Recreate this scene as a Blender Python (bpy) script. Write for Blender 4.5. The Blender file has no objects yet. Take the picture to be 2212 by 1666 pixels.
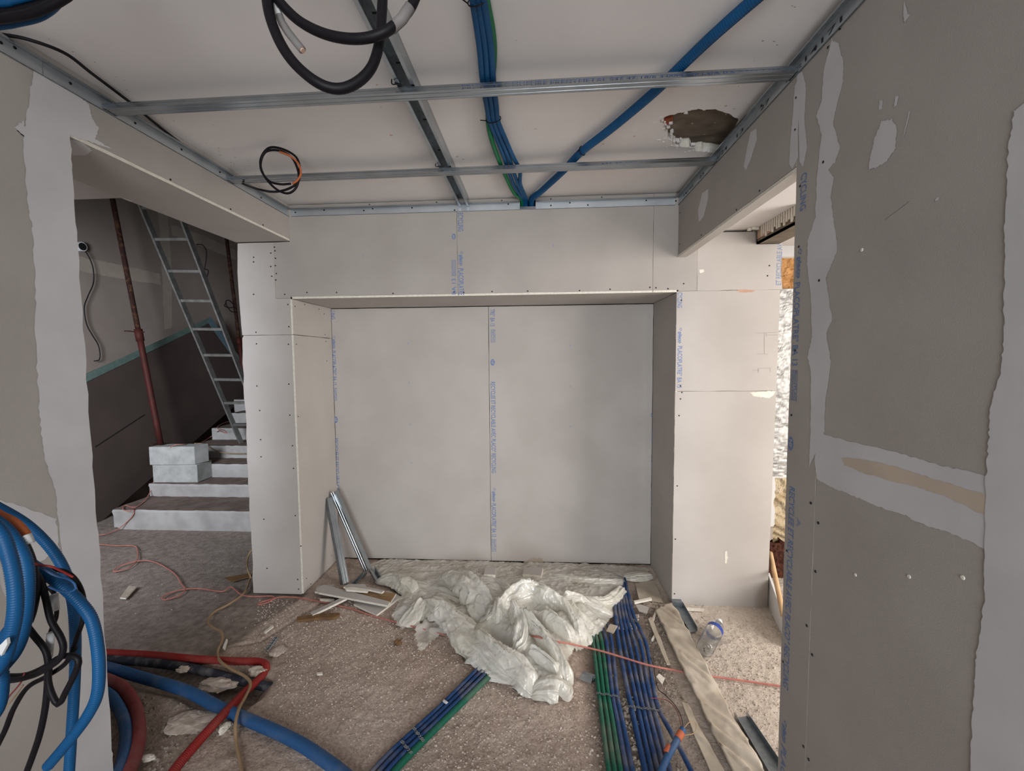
import bpy, bmesh, math, random
import numpy as np
from mathutils import Vector, Matrix, Quaternion
random.seed(7)
rng = np.random.default_rng(11)
SC = bpy.context.scene
COL = SC.collection

# ------------------------------------------------------------------ camera
F_PX, YAW, PITCH, ROLL, CAM_H = 914.63, -.0617, .0614, -.0081, 1.5354
_r = Vector((math.cos(YAW), -math.sin(YAW), 0)); _f0 = Vector((math.sin(YAW), math.cos(YAW), 0)); _d0 = Vector((0, 0, -1))
FWD = _f0 * math.cos(PITCH) + _d0 * math.sin(PITCH)
_dn = _d0 * math.cos(PITCH) - _f0 * math.sin(PITCH)
RIGHT = _r * math.cos(ROLL) - _dn * math.sin(ROLL)
DOWN = _r * math.sin(ROLL) + _dn * math.cos(ROLL)
CAMP = Vector((0, 0, CAM_H))
cam = bpy.data.cameras.new('camera')
cam.sensor_width = 36.0
cam.lens = F_PX / 2212 * 36.0
cam.clip_start = .02
camo = bpy.data.objects.new('camera', cam)
camo.matrix_world = Matrix(((RIGHT.x, -DOWN.x, -FWD.x, 0), (RIGHT.y, -DOWN.y, -FWD.y, 0), (RIGHT.z, -DOWN.z, -FWD.z, CAM_H), (0, 0, 0, 1)))
COL.objects.link(camo)
SC.camera = camo

# ------------------------------------------------------------------ light and exposure
SC.view_settings.view_transform = 'Standard'
SC.view_settings.look = 'None'
SC.view_settings.gamma = 1
SC.view_settings.use_curve_mapping = False
SC.view_settings.exposure = 0.0
W = bpy.data.worlds.new('World'); SC.world = W; W.use_nodes = True
W.node_tree.nodes['Background'].inputs[0].default_value = (.80, .88, 1, 1)
W.node_tree.nodes['Background'].inputs[1].default_value = .25
def area(name, loc, target, sx, sy, power, color):
    l = bpy.data.lights.new(name, 'AREA'); l.shape = 'RECTANGLE'; l.size = sx; l.size_y = sy
    l.energy = power; l.color = color
    o = bpy.data.objects.new(name, l); o.location = loc
    o.rotation_euler = (Vector(target) - Vector(loc)).to_track_quat('-Z', 'Y').to_euler()
    COL.objects.link(o); return o
area('window_light_right', (3.3, 1.0, 1.35), (1.0, 2.75, .9), 1.5, 2.0, 102, (1, .94, .88))
area('window_light_stairs', (-2.45, .3, 1.9), (-4.3, 4.0, 1.1), 1.0, 1.2, 55, (.86, .91, 1)).data.spread = 1.6
area('window_light_behind', (.35, -2.2, 1.2), (-.2, 2.6, .85), 2.0, 2.0, 64, (.93, .965, 1)).data.spread = 1.75

# ------------------------------------------------------------------ helpers
def at(u, v, X=None, Y=None, Z=None):
    """a point seen at (u, v) of the 2212 px frame, on the real plane X=, Y= or Z="""
    d = FWD + RIGHT * ((u - 1106) / F_PX) + DOWN * ((v - 833) / F_PX)
    t = X / d.x if X is not None else Y / d.y if Y is not None else (Z - CAM_H) / d.z
    return CAMP + d * t
def link(o, parent=None):
    COL.objects.link(o)
    if parent is not None: o.parent = parent
    return o
def tag(o, label=None, cat=None, group=None, kind=None):
    if label: o['label'] = label
    if cat: o['category'] = cat
    if group: o['group'] = group
    if kind: o['kind'] = kind
    return o
def empty(name, loc=(0, 0, 0)):
    o = bpy.data.objects.new(name, None); o.location = loc; o.empty_display_size = .05
    COL.objects.link(o); return o
def mesh(name, vs, fs, mats, parent=None, smooth=False, mi=None, local=True):
    me = bpy.data.meshes.new(name)
    me.from_pydata([tuple(v) for v in vs], [], fs)
    for m in (mats if isinstance(mats, (list, tuple)) else [mats]): me.materials.append(m)
    if mi is not None: me.polygons.foreach_set('material_index', mi)
    if smooth: me.polygons.foreach_set('use_smooth', [True] * len(me.polygons))
    me.update()
    o = bpy.data.objects.new(name, me); link(o, parent)
    if parent is not None:          # verts are in world space: keep them there
        pl = parent.location
        o.location = (-pl.x, -pl.y, -pl.z)
        if parent.parent is not None: o.location = (0, 0, 0)
    return o
class MB:
    """collects shapes (in world space) that become ONE mesh object"""
    def __init__(s): s.v = []; s.f = []; s.m = []
    def add(s, vs, fs, m=0):
        b = len(s.v); s.v += [tuple(v) for v in vs]
        s.f += [tuple(i + b for i in f) for f in fs]; s.m += [m] * len(fs); return s
    def box(s, x0, x1, y0, y1, z0, z1, m=0):
        vs = [(x, y, z) for x in (x0, x1) for y in (y0, y1) for z in (z0, z1)]
        return s.add(vs, [(0, 1, 3, 2), (4, 6, 7, 5), (0, 4, 5, 1), (2, 3, 7, 6), (0, 2, 6, 4), (1, 5, 7, 3)], m)
    def hexa(s, p, m=0):            # p: 4 bottom corners, 4 top corners
        return s.add(p, [(3, 2, 1, 0), (4, 5, 6, 7), (0, 1, 5, 4), (1, 2, 6, 5), (2, 3, 7, 6), (3, 0, 4, 7)], m)
    def bar(s, a, b, w, h, up=(0, 0, 1), m=0):
        a = Vector(a); b = Vector(b); d = (b - a).normalized(); up = Vector(up)
        sd = d.cross(up)
        if sd.length < 1e-4: sd = d.cross(Vector((1, 0, 0)))
        sd.normalize(); u2 = sd.cross(d)
        c = [(-w, -h), (w, -h), (w, h), (-w, h)]
        vs = [p + sd * (x / 2) + u2 * (y / 2) for p in (a, b) for x, y in c]
        return s.add(vs, [(0, 1, 2, 3), (7, 6, 5, 4), (0, 4, 5, 1), (1, 5, 6, 2), (2, 6, 7, 3), (3, 7, 4, 0)], m)
    def cyl(s, a, b, r, n=10, r2=None, m=0, caps=True):
        a = Vector(a); b = Vector(b); d = (b - a).normalized(); r2 = r if r2 is None else r2
        sd = d.cross(Vector((0, 0, 1)))
        if sd.length < 1e-3: sd = d.cross(Vector((1, 0, 0)))
        sd.normalize(); u2 = sd.cross(d)
        vs = []
        for p, rr in ((a, r), (b, r2)):
            for i in range(n):
                t = 2 * math.pi * i / n
                vs.append(p + sd * (rr * math.cos(t)) + u2 * (rr * math.sin(t)))
        fs = [(i, i + n, (i + 1) % n + n, (i + 1) % n) for i in range(n)]
        if caps: fs += [tuple(range(n)), tuple(range(2 * n - 1, n - 1, -1))]
        return s.add(vs, fs, m)
    def build(s, name, mats, parent=None, smooth=False):
        return mesh(name, s.v, s.f, mats, parent, smooth, s.m)
def catmull(pts, step):
    P = [Vector(p) for p in pts]
    if len(P) == 2: P = [P[0], (P[0] + P[1]) / 2, P[1]]
    P = [P[0] * 2 - P[1]] + P + [P[-1] * 2 - P[-2]]
    out = []
    for i in range(1, len(P) - 2):
        p0, p1, p2, p3 = P[i - 1:i + 3]
        n = max(3, int((p2 - p1).length / step * 2))
        for k in range(n):
            t = k / n
            out.append(.5 * ((2 * p1) + (p2 - p0) * t + (2 * p0 - 5 * p1 + 4 * p2 - p3) * t * t + (3 * p1 - p0 - 3 * p2 + p3) * t ** 3))
    out.append(P[-2])
    A = np.array([tuple(p) for p in out])
    L = np.concatenate([[0], np.cumsum(np.linalg.norm(np.diff(A, axis=0), axis=1))])
    n = max(3, int(L[-1] / step) + 1)
    s = np.linspace(0, L[-1], n)
    return np.stack([np.interp(s, L, A[:, k]) for k in range(3)], 1), s
def tube(name, pts, r, mat, parent=None, ribs=0, seg=8, step=.02, closed_ends=True):
    """a swept tube; ribs > 0 gives the corrugations of a conduit (pitch in metres)"""
    if ribs: step = ribs / 3
    C, s = catmull(pts, step)
    T = np.gradient(C, axis=0); T /= np.linalg.norm(T, axis=1)[:, None] + 1e-12
    n = len(C)
    up = np.array([0, 0, 1.]) if abs(T[0][2]) < .9 else np.array([1., 0, 0])
    N = np.zeros((n, 3)); u = up - T[0] * (up @ T[0]); N[0] = u / np.linalg.norm(u)
    for i in range(1, n):
        u = N[i - 1] - T[i] * (N[i - 1] @ T[i]); N[i] = u / np.linalg.norm(u)
    B = np.cross(T, N)
    rr = np.full(n, r)
    if ribs:
        k = np.arange(n) % 3
        rr = r * np.where(k == 0, .90, 1.0)
    a = np.arange(seg) * 2 * math.pi / seg
    V = C[:, None, :] + rr[:, None, None] * (np.cos(a)[None, :, None] * N[:, None, :] + np.sin(a)[None, :, None] * B[:, None, :])
    V = V.reshape(-1, 3)
    i = np.arange(n - 1)[:, None] * seg; j = np.arange(seg)[None, :]; j2 = (j + 1) % seg
    Fq = np.stack([i + j, i + seg + j, i + seg + j2, i + j2], -1).reshape(-1, 4)
    fs = Fq.tolist()
    if closed_ends: fs += [list(range(seg)), list(range(n * seg - 1, (n - 1) * seg - 1, -1))]
    return mesh(name, V, fs, mat, parent, True)
def prism(poly, plane, pos, thick, jit=0, step=.06, rs=None):
    """outline extruded: plane 'X' (a=Y,b=Z), 'Y' (a=X,b=Z), 'Z' (a=X,b=Y); returns verts, faces, material ids (0 face, 1 edge)"""
    rs = rs or random
    P = []
    n = len(poly)
    for i in range(n):
        a = Vector(poly[i]); b = Vector(poly[(i + 1) % n]); L = (b - a).length
        k = max(1, int(L / step)) if jit else 1
        nn = Vector((-(b - a).y, (b - a).x)).normalized() if L > 0 else Vector((0, 0))
        for q in range(k):
            p = a.lerp(b, q / k)
            if jit and q: p = p + nn * rs.uniform(-jit, jit)
            P.append(p)
    def w(p, d):
        return (pos + d, p[0], p[1]) if plane == 'X' else (p[0], pos + d, p[1]) if plane == 'Y' else (p[0], p[1], pos + d)
    m = len(P)
    vs = [w(p, 0) for p in P] + [w(p, thick) for p in P]
    fs = [tuple(range(m)), tuple(range(2 * m - 1, m - 1, -1))] + [(i, (i + 1) % m, (i + 1) % m + m, i + m) for i in range(m)]
    return vs, fs, [0, 0] + [1] * m
def board(poly, plane, pos, thick, parent, jit=.0008, name='plasterboard', mats=None):
    vs, fs, mi = prism(poly, plane, pos, thick, jit)
    return mesh(name, vs, fs, mats or [M['paper'], M['gypsum']], parent, False, mi)
def rect(a0, a1, b0, b1, g=.0008): return [(a0 + g, b0 + g), (a1 - g, b0 + g), (a1 - g, b1 - g), (a0 + g, b1 - g)]
def dots(name, pts, nrm, r, parent, mat=None, depth=.0015):
    """screw heads: little domed discs joined in one part"""
    mb = MB(); nrm = Vector(nrm)
    for p in pts:
        p = Vector(p); mb.cyl(p - nrm * .002, p + nrm * depth, r * 1.3, 8, r)
    o = mb.build(name, mat or M['screw'], parent); o['kind'] = 'stuff'; return o
def text(s, plane, a, b, length, h, direction, pos, mat, parent, name='lettering', fat=.0, shear=0):
    """flat print; text runs along direction 'down' / 'up' / 'right'... on the plane; (a, b) = start corner; h = letter height"""
    cu = bpy.data.curves.new('t', 'FONT'); cu.body = s; cu.size = 1; cu.resolution_u = 3; cu.offset = fat; cu.shear = shear
    to = bpy.data.objects.new('t', cu); COL.objects.link(to)
    bpy.context.view_layer.update()
    dg = bpy.context.evaluated_depsgraph_get()
    me = bpy.data.meshes.new_from_object(to.evaluated_get(dg))
    bpy.data.objects.remove(to); bpy.data.curves.remove(cu)
    V = np.array([tuple(v.co) for v in me.vertices]); fs = [tuple(p.vertices) for p in me.polygons]
    bpy.data.meshes.remove(me)
    x = (V[:, 0] - V[:, 0].min()) / (np.ptp(V[:, 0]) or 1) * length
    y = V[:, 1] / .72 * h
    # (ax, bx): text x axis in plane coords; letters' up = plane 'right of reading direction' rotated ccw
    flip = -1 if plane == 'X' else 1     # on wall_right the screen's right is -Y
    if direction == 'down': A = a + y * flip; B = b - x
    elif direction == 'up': A = a - y * flip; B = b + x
    elif direction == 'right': A = a + x * flip; B = b + y
    elif direction == 'left': A = a - x * flip; B = b - y
    if plane == 'X': vs = np.stack([np.full_like(A, pos), A, B], 1)
    elif plane == 'Y': vs = np.stack([A, np.full_like(A, pos), B], 1)
    else: vs = np.stack([A, B, np.full_like(A, pos)], 1)
    return mesh(name, vs, fs, mat, parent)
# value noise in numpy
def vnoise(x, y, seed=0):
    xi = np.floor(x).astype(np.int64); yi = np.floor(y).astype(np.int64)
    fx = x - xi; fy = y - yi; fx = fx * fx * (3 - 2 * fx); fy = fy * fy * (3 - 2 * fy)
    def h(i, j):
        n = (i * 374761393 + j * 668265263 + seed * 1442695041) & 0x7fffffff
        n = ((n ^ (n >> 13)) * 1274126177) & 0x7fffffff
        return ((n ^ (n >> 16)) & 0xffff) / 65535.0
    return (h(xi, yi) * (1 - fx) + h(xi + 1, yi) * fx) * (1 - fy) + (h(xi, yi + 1) * (1 - fx) + h(xi + 1, yi + 1) * fx) * fy
def fbm(x, y, o=4, seed=0):
    s = 0; a = .5
    for k in range(o):
        s = s + a * vnoise(x, y, seed + k); x = x * 2.03 + 11; y = y * 2.03 + 7; a *= .5
    return s
def inside(px, py, poly):
    r = np.zeros(px.shape, bool); n = len(poly)
    for i in range(n):
        x0, y0 = poly[i]; x1, y1 = poly[(i + 1) % n]
        if y0 == y1: continue
        c = ((y0 > py) != (y1 > py)) & (px < (x1 - x0) * (py - y0) / (y1 - y0) + x0)
        r ^= c
    return r
def seg_dist(px, py, pl):
    """distance to polyline and the parameter 0..1 along it"""
    best = np.full(px.shape, 1e9); par = np.zeros(px.shape); n = len(pl) - 1
    for i in range(n):
        ax, ay = pl[i][:2]; bx, by = pl[i + 1][:2]; dx, dy = bx - ax, by - ay
        t = np.clip(((px - ax) * dx + (py - ay) * dy) / (dx * dx + dy * dy + 1e-12), 0, 1)
        d = np.hypot(px - ax - t * dx, py - ay - t * dy)
        k = d < best; best = np.where(k, d, best); par = np.where(k, (i + t) / n, par)
    return best, par

# ------------------------------------------------------------------ materials
M = {}
def mat(name, col, rough=.8, metal=0, spec=.3, col2=None, scale=8, mix=(.35, .65), bump=0, bscale=200, detail=4, trans=0, alpha=1, stretch=None, ior=1.45, bdist=.002):
    m = bpy.data.materials.new(name); m.use_nodes = True
    nt = m.node_tree; b = nt.nodes['Principled BSDF']
    b.inputs['Base Color'].default_value = (*col, 1); b.inputs['Roughness'].default_value = rough
    b.inputs['Metallic'].default_value = metal; b.inputs['Specular IOR Level'].default_value = spec
    b.inputs['Transmission Weight'].default_value = trans; b.inputs['Alpha'].default_value = alpha; b.inputs['IOR'].default_value = ior
    tc = nt.nodes.new('ShaderNodeTexCoord'); mp = nt.nodes.new('ShaderNodeMapping')
    nt.links.new(tc.outputs['Object'], mp.inputs[0])
    if stretch: mp.inputs['Scale'].default_value = stretch
    if col2:
        n = nt.nodes.new('ShaderNodeTexNoise'); n.inputs['Scale'].default_value = scale; n.inputs['Detail'].default_value = detail
        nt.links.new(mp.outputs[0], n.inputs['Vector'])
        r = nt.nodes.new('ShaderNodeValToRGB'); r.color_ramp.elements[0].position = mix[0]; r.color_ramp.elements[1].position = mix[1]
        r.color_ramp.elements[0].color = (*col, 1); r.color_ramp.elements[1].color = (*col2, 1)
        nt.links.new(n.outputs['Fac'], r.inputs[0]); nt.links.new(r.outputs[0], b.inputs['Base Color'])
    if bump:
        n2 = nt.nodes.new('ShaderNodeTexNoise'); n2.inputs['Scale'].default_value = bscale; n2.inputs['Detail'].default_value = 3
        nt.links.new(mp.outputs[0], n2.inputs['Vector'])
        bp = nt.nodes.new('ShaderNodeBump'); bp.inputs['Strength'].default_value = bump; bp.inputs['Distance'].default_value = bdist
        nt.links.new(n2.outputs['Fac'], bp.inputs['Height']); nt.links.new(bp.outputs[0], b.inputs['Normal'])
    M[name] = m; return m
mat('paper', (.445, .415, .39), .85, col2=(.49, .46, .435), scale=3, bump=.15, bscale=400)
mat('paper_brown', (.385, .355, .33), .85, col2=(.43, .40, .372), scale=3, bump=.15, bscale=400)
mat('paper_dusty', (.50, .44, .37), .9, col2=(.40, .33, .26), scale=14, bump=.2)
mat('gypsum', (.80, .77, .69), .9, col2=(.70, .66, .58), scale=60, bump=.3)
mat('compound', (.63, .625, .635), .8, col2=(.56, .555, .565), scale=4, bump=.1, bscale=60)
mat('compound_bead_shade', (.56, .545, .52), .75, col2=(.51, .49, .465), scale=3)  # tone that paints the shading along the corner bead
mat('compound_tan', (.60, .50, .40), .8, col2=(.53, .45, .37), scale=6)
mat('plaster', (.78, .752, .74), .85, col2=(.72, .695, .685), scale=2.5, bump=.1, bscale=40)
mat('mortar', (.20, .165, .125), .95, col2=(.13, .105, .08), scale=9, bump=.6, bscale=60, stretch=(1, 2.5, 1))
mat('brick', (.34, .10, .045), .9, col2=(.22, .06, .03), scale=30, bump=.5)
mat('brick_pale', (.50, .30, .22), .9, col2=(.60, .42, .32), scale=14, bump=.4)
mat('void', (.012, .011, .010), 1)
mat('screw', (.02, .02, .022), .5, .6)
mat('ink', (.14, .22, .42), .7)
mat('ink_pale', (.22, .29, .44), .75)
mat('ink_dark', (.05, .09, .24), .7)
mat('ink_black', (.03, .032, .04), .7)
mat('pencil', (.20, .19, .18), .7)
mat('zinc', (.36, .40, .43), .27, 1, col2=(.44, .48, .51), scale=9, detail=3)
mat('zinc_lit', (.52, .56, .60), .42, .8, col2=(.60, .64, .67), scale=9, detail=3)  # paler copy of zinc, light on the track webs put into the colour
mat('zinc_dull_shaded', (.20, .23, .245), .45, .85, col2=(.28, .31, .33), scale=40)  # darker copy: shaded channel faces painted in; also the dull rail pieces
mat('conduit_blue', (.002, .060, .165), .48, spec=.35, col2=(.004, .080, .215), scale=7)
mat('conduit_blue_dusty', (.016, .055, .165), .6, spec=.3, col2=(.20, .185, .175), scale=9, mix=(.45, .80), detail=6)
mat('conduit_sky', (.022, .088, .225), .5, spec=.4, col2=(.12, .155, .23), scale=10, mix=(.5, .9))
mat('conduit_green', (.0, .145, .052), .45, spec=.5)
mat('conduit_green_dusty', (.010, .115, .072), .6, col2=(.17, .19, .15), scale=9, mix=(.48, .85), detail=6)
mat('conduit_red', (.27, .022, .020), .55, col2=(.28, .07, .055), scale=10, mix=(.45, .85))
mat('conduit_rose', (.22, .04, .042), .6, col2=(.22, .10, .09), scale=14, mix=(.4, .8))
mat('conduit_black', (.025, .028, .04), .55, col2=(.17, .16, .16), scale=18, mix=(.5, .75), detail=6)
mat('cable_black', (.007, .006, .008), .5, spec=.22)
mat('cable_orange', (.45, .12, .04), .5)
mat('cable_grey', (.20, .185, .18), .6)
mat('tape_white', (.62, .62, .62), .5)
mat('tape_orange', (.50, .13, .06), .6)
mat('hose_tan', (.36, .25, .14), .6, col2=(.30, .20, .12), scale=10)
mat('cord_pink', (.52, .20, .16), .75, col2=(.40, .15, .12), scale=30)
mat('concrete', (.42, .41, .395), .9, col2=(.31, .30, .285), scale=7, mix=(.35, .7), bump=.5, bscale=90, detail=8)
mat('tread_dust', (.135, .10, .082), .95, col2=(.20, .155, .13), scale=9, bump=.5, bscale=90)
mat('block', (.44, .445, .43), .95, col2=(.33, .335, .32), scale=12, bump=.5, bscale=120, detail=8)
mat('dark_board', (.062, .046, .039), .85, col2=(.075, .055, .046), scale=3)
mat('green_trim', (.12, .18, .155), .8, col2=(.095, .145, .125), scale=20)
mat('blue_trim', (.12, .19, .22), .8)
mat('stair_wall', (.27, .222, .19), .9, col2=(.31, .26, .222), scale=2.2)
mat('stair_band', (.40, .345, .28), .9, col2=(.36, .30, .245), scale=7)
mat('rust', (.03, .012, .009), .8, .1, col2=(.10, .045, .02), scale=26, mix=(.48, .68), bump=.5, bscale=80, detail=6)
mat('red_paint', (.075, .015, .012), .65, .1, col2=(.05, .015, .012), scale=16, bump=.3)
mat('aluminium', (.30, .30, .285), .5, .7, col2=(.21, .21, .20), scale=18)
mat('wood', (.36, .24, .13), .8, col2=(.26, .16, .085), scale=9, stretch=(1, 5, 1), bump=.3)
mat('wood_brown', (.22, .13, .06), .9, col2=(.15, .085, .04), scale=20, bump=.5)
mat('wood_pale', (.66, .45, .25), .6, col2=(.56, .36, .19), scale=8, stretch=(1, 1, 6))
mat('dusty_wood', (.54, .48, .40), .85, col2=(.38, .32, .25), scale=6, stretch=(1, 1, 1), mix=(.35, .65), bump=.5, bscale=40, detail=8)
mat('white_paint', (.80, .80, .80), .6)
mat('wool_amber', (.50, .27, .11), .95, col2=(.38, .19, .07), scale=20, bump=1, bscale=60, bdist=.01)
mat('wool_cream', (.50, .42, .30), .95, col2=(.36, .27, .15), scale=12, bump=1, bscale=60, bdist=.01)
mat('foil', (.26, .26, .255), .5, .5, col2=(.45, .44, .42), scale=40)
mat('coir', (.09, .03, .018), .95, col2=(.04, .015, .01), scale=60, bump=1, bscale=120, bdist=.004)
mat('pebble', (.40, .345, .29), .95, col2=(.26, .215, .175), scale=60)
mat('grit', (.60, .515, .45), .95, col2=(.46, .39, .335), scale=50)
mat('chip', (.50, .43, .36), .95)
mat('stain', (.40, .34, .265), .9, col2=(.44, .385, .32), scale=10)
mat('bottle_blue', (.03, .06, .30), .35)
# clear bottle plastic
m = mat('bottle', (.95, .97, .98), .05, trans=1, ior=1.4)
# translucent polythene
def poly_mat(name, clear):
    m = bpy.data.materials.new(name); m.use_nodes = True; nt = m.node_tree; nt.nodes.clear()
    N = nt.nodes.new; L = nt.links.new
    out = N('ShaderNodeOutputMaterial'); tc = N('ShaderNodeTexCoord')
    no = N('ShaderNodeTexNoise'); no.inputs['Scale'].default_value = 5; no.inputs['Detail'].default_value = 5
    L(tc.outputs['Object'], no.inputs['Vector'])
    cr = N('ShaderNodeValToRGB'); cr.color_ramp.elements[0].color = (.80, .77, .67, 1); cr.color_ramp.elements[1].color = (.92, .91, .86, 1)
    cr.color_ramp.elements[0].position = .35; cr.color_ramp.elements[1].position = .65
    L(no.outputs['Fac'], cr.inputs[0])
    pb = N('ShaderNodeBsdfPrincipled'); pb.inputs['Roughness'].default_value = .2; pb.inputs['Specular IOR Level'].default_value = 1.0
    L(cr.outputs[0], pb.inputs['Base Color'])
    tl = N('ShaderNodeBsdfTranslucent'); L(cr.outputs[0], tl.inputs['Color'])
    tr = N('ShaderNodeBsdfTransparent'); tr.inputs['Color'].default_value = (.95, .94, .90, 1)
    hs = []
    for sc_, di, we in ((7, .9, 1.0), (17, 1.2, .38), (45, .8, .06)):      # sharp creases: folded noise
        n2 = N('ShaderNodeTexNoise'); n2.inputs['Scale'].default_value = sc_; n2.inputs['Detail'].default_value = 1; n2.inputs['Distortion'].default_value = di
        L(tc.outputs['Object'], n2.inputs['Vector'])
        a = N('ShaderNodeMath'); a.operation = 'SUBTRACT'; a.inputs[1].default_value = .5; L(n2.outputs['Fac'], a.inputs[0])
        b = N('ShaderNodeMath'); b.operation = 'ABSOLUTE'; L(a.outputs[0], b.inputs[0])
        c = N('ShaderNodeMath'); c.operation = 'MULTIPLY'; c.inputs[1].default_value = -we * 2; L(b.outputs[0], c.inputs[0]); hs.append(c)
    s1 = N('ShaderNodeMath'); L(hs[0].outputs[0], s1.inputs[0]); L(hs[1].outputs[0], s1.inputs[1])
    s2 = N('ShaderNodeMath'); L(s1.outputs[0], s2.inputs[0]); L(hs[2].outputs[0], s2.inputs[1])
    bp = N('ShaderNodeBump'); bp.inputs['Strength'].default_value = 1; bp.inputs['Distance'].default_value = .010
    L(s2.outputs[0], bp.inputs['Height']); L(bp.outputs[0], pb.inputs['Normal']); L(bp.outputs[0], tl.inputs['Normal'])
    m1 = N('ShaderNodeMixShader'); m1.inputs[0].default_value = .24; L(pb.outputs[0], m1.inputs[1]); L(tl.outputs[0], m1.inputs[2])
    m2 = N('ShaderNodeMixShader'); m2.inputs[0].default_value = clear; L(m1.outputs[0], m2.inputs[1]); L(tr.outputs[0], m2.inputs[2])
    L(m2.outputs[0], out.inputs[0]); M[name] = m
poly_mat('polythene', .10)
poly_mat('polythene_film', .27)
# ground: gravelly screed, with the smoother darker slab in the room of the stairs
def floor_mat():
    m = bpy.data.materials.new('ground'); m.use_nodes = True; nt = m.node_tree; N = nt.nodes.new; L = nt.links.new
    b = nt.nodes['Principled BSDF']; b.inputs['Roughness'].default_value = .95; b.inputs['Specular IOR Level'].default_value = .15
    tc = N('ShaderNodeTexCoord')
    def ramp(scale, c0, c1, p0, p1, det=6, vec=None):
        n = N('ShaderNodeTexNoise'); n.inputs['Scale'].default_value = scale; n.inputs['Detail'].default_value = det
        L(vec or tc.outputs['Object'], n.inputs['Vector']); r = N('ShaderNodeValToRGB')
        r.color_ramp.elements[0].position = p0; r.color_ramp.elements[1].position = p1
        r.color_ramp.elements[0].color = (*c0, 1); r.color_ramp.elements[1].color = (*c1, 1); L(n.outputs['Fac'], r.inputs[0]); return r.outputs[0], n.outputs['Fac']
    c1, _ = ramp(95, (.42, .342, .298), (.72, .62, .55), .30, .70, 10)
    c1b, _ = ramp(2.2, (.66, .60, .55), (1.0, .98, .96), .3, .7, 4)
    c2, _ = ramp(30, (.20, .165, .142), (.36, .305, .268), .3, .72, 12)
    mu = N('ShaderNodeMix'); mu.data_type = 'RGBA'; mu.blend_type = 'MULTIPLY'; mu.inputs[0].default_value = 1; L(c1, mu.inputs[6]); L(c1b, mu.inputs[7])
    at_ = N('ShaderNodeVertexColor'); at_.layer_name = 'zone'
    sp = N('ShaderNodeSeparateColor'); L(at_.outputs[0], sp.inputs[0])
    mx = N('ShaderNodeMix'); mx.data_type = 'RGBA'; L(sp.outputs[0], mx.inputs[0]); L(mu.outputs[2], mx.inputs[6]); L(c2, mx.inputs[7])
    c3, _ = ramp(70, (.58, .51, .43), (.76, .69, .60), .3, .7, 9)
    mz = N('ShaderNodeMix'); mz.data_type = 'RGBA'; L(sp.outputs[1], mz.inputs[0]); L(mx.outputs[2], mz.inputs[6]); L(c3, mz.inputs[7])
    c4, _ = ramp(60, (.20, .158, .128), (.40, .325, .268), .32, .68, 10)
    mw = N('ShaderNodeMix'); mw.data_type = 'RGBA'; L(sp.outputs[2], mw.inputs[0]); L(mz.outputs[2], mw.inputs[6]); L(c4, mw.inputs[7])
    L(mw.outputs[2], b.inputs['Base Color'])
    n = N('ShaderNodeTexNoise'); n.inputs['Scale'].default_value = 120; n.inputs['Detail'].default_value = 8; n.inputs['Roughness'].default_value = .6; L(tc.outputs['Object'], n.inputs['Vector'])
    bp = N('ShaderNodeBump'); bp.inputs['Strength'].default_value = 1; bp.inputs['Distance'].default_value = .0065
    L(n.outputs['Fac'], bp.inputs['Height']); L(bp.outputs[0], b.inputs['Normal']); M['ground'] = m
floor_mat()

# ------------------------------------------------------------------ main dimensions (metres)
YB, YN = 2.613, 3.117              # front of the boxed wall, back of the niche
XL, XR = -1.55, .832               # planes of the left and right walls
ZL, ZR = 2.287, 2.133              # undersides of the two openings
NL, NR, NZ = -1.549, .829, 1.928   # niche
PL, PR = -1.90, 1.424              # outer edges of the boxed wall
Y1, Y2 = 1.360, 1.454              # edges of the near walls
ZC = 2.512                         # ceiling
T = .0125

# ------------------------------------------------------------------ floor
def floor_height(x, y):
    g = (fbm(x * 9, y * 9, 4, 3) - .5) * .016 + (fbm(x * 55, y * 55, 3, 9) - .5) * .011
    s = (fbm(x * 3, y * 7, 4, 5) - .5) * .014 + (fbm(x * 26, y * 40, 3, 6) - .5) * .004
    return g, s
SLAB = [tuple(at(u, v, Z=0)[:2]) for u, v in ((660, 1282), (600, 1320), (560, 1345), (520, 1380), (490, 1395), (470, 1415), (230, 1408))] + [(-6, 2), (-6, 9), (-1.7, 9), (-1.7, 2.7)]
TR = [tuple(at(u, v, Z=0)[:2]) for u, v in ((228, 1415), (400, 1428), (500, 1447), (585, 1465), (560, 1500), (520, 1530), (490, 1535), (380, 1490), (228, 1455))]
TR2 = [tuple(at(u, v, Z=0)[:2]) for u, v in ((232, 1470), (300, 1475), (420, 1530), (430, 1570), (360, 1640), (330, 1700), (232, 1700))]
TR3 = [tuple(at(u, v, Z=0)[:2]) for u, v in ((1318, 1270), (1372, 1270), (1420, 1400), (1445, 1500), (1520, 1700), (1290, 1700), (1262, 1400))]
def soft(x, y, poly, w):
    d, _ = seg_dist(x, y, list(poly) + [poly[0]]); i = inside(x, y, poly)
    return np.clip(np.where(i, d, -d) / w * .5 + .5, 0, 1)
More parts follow.
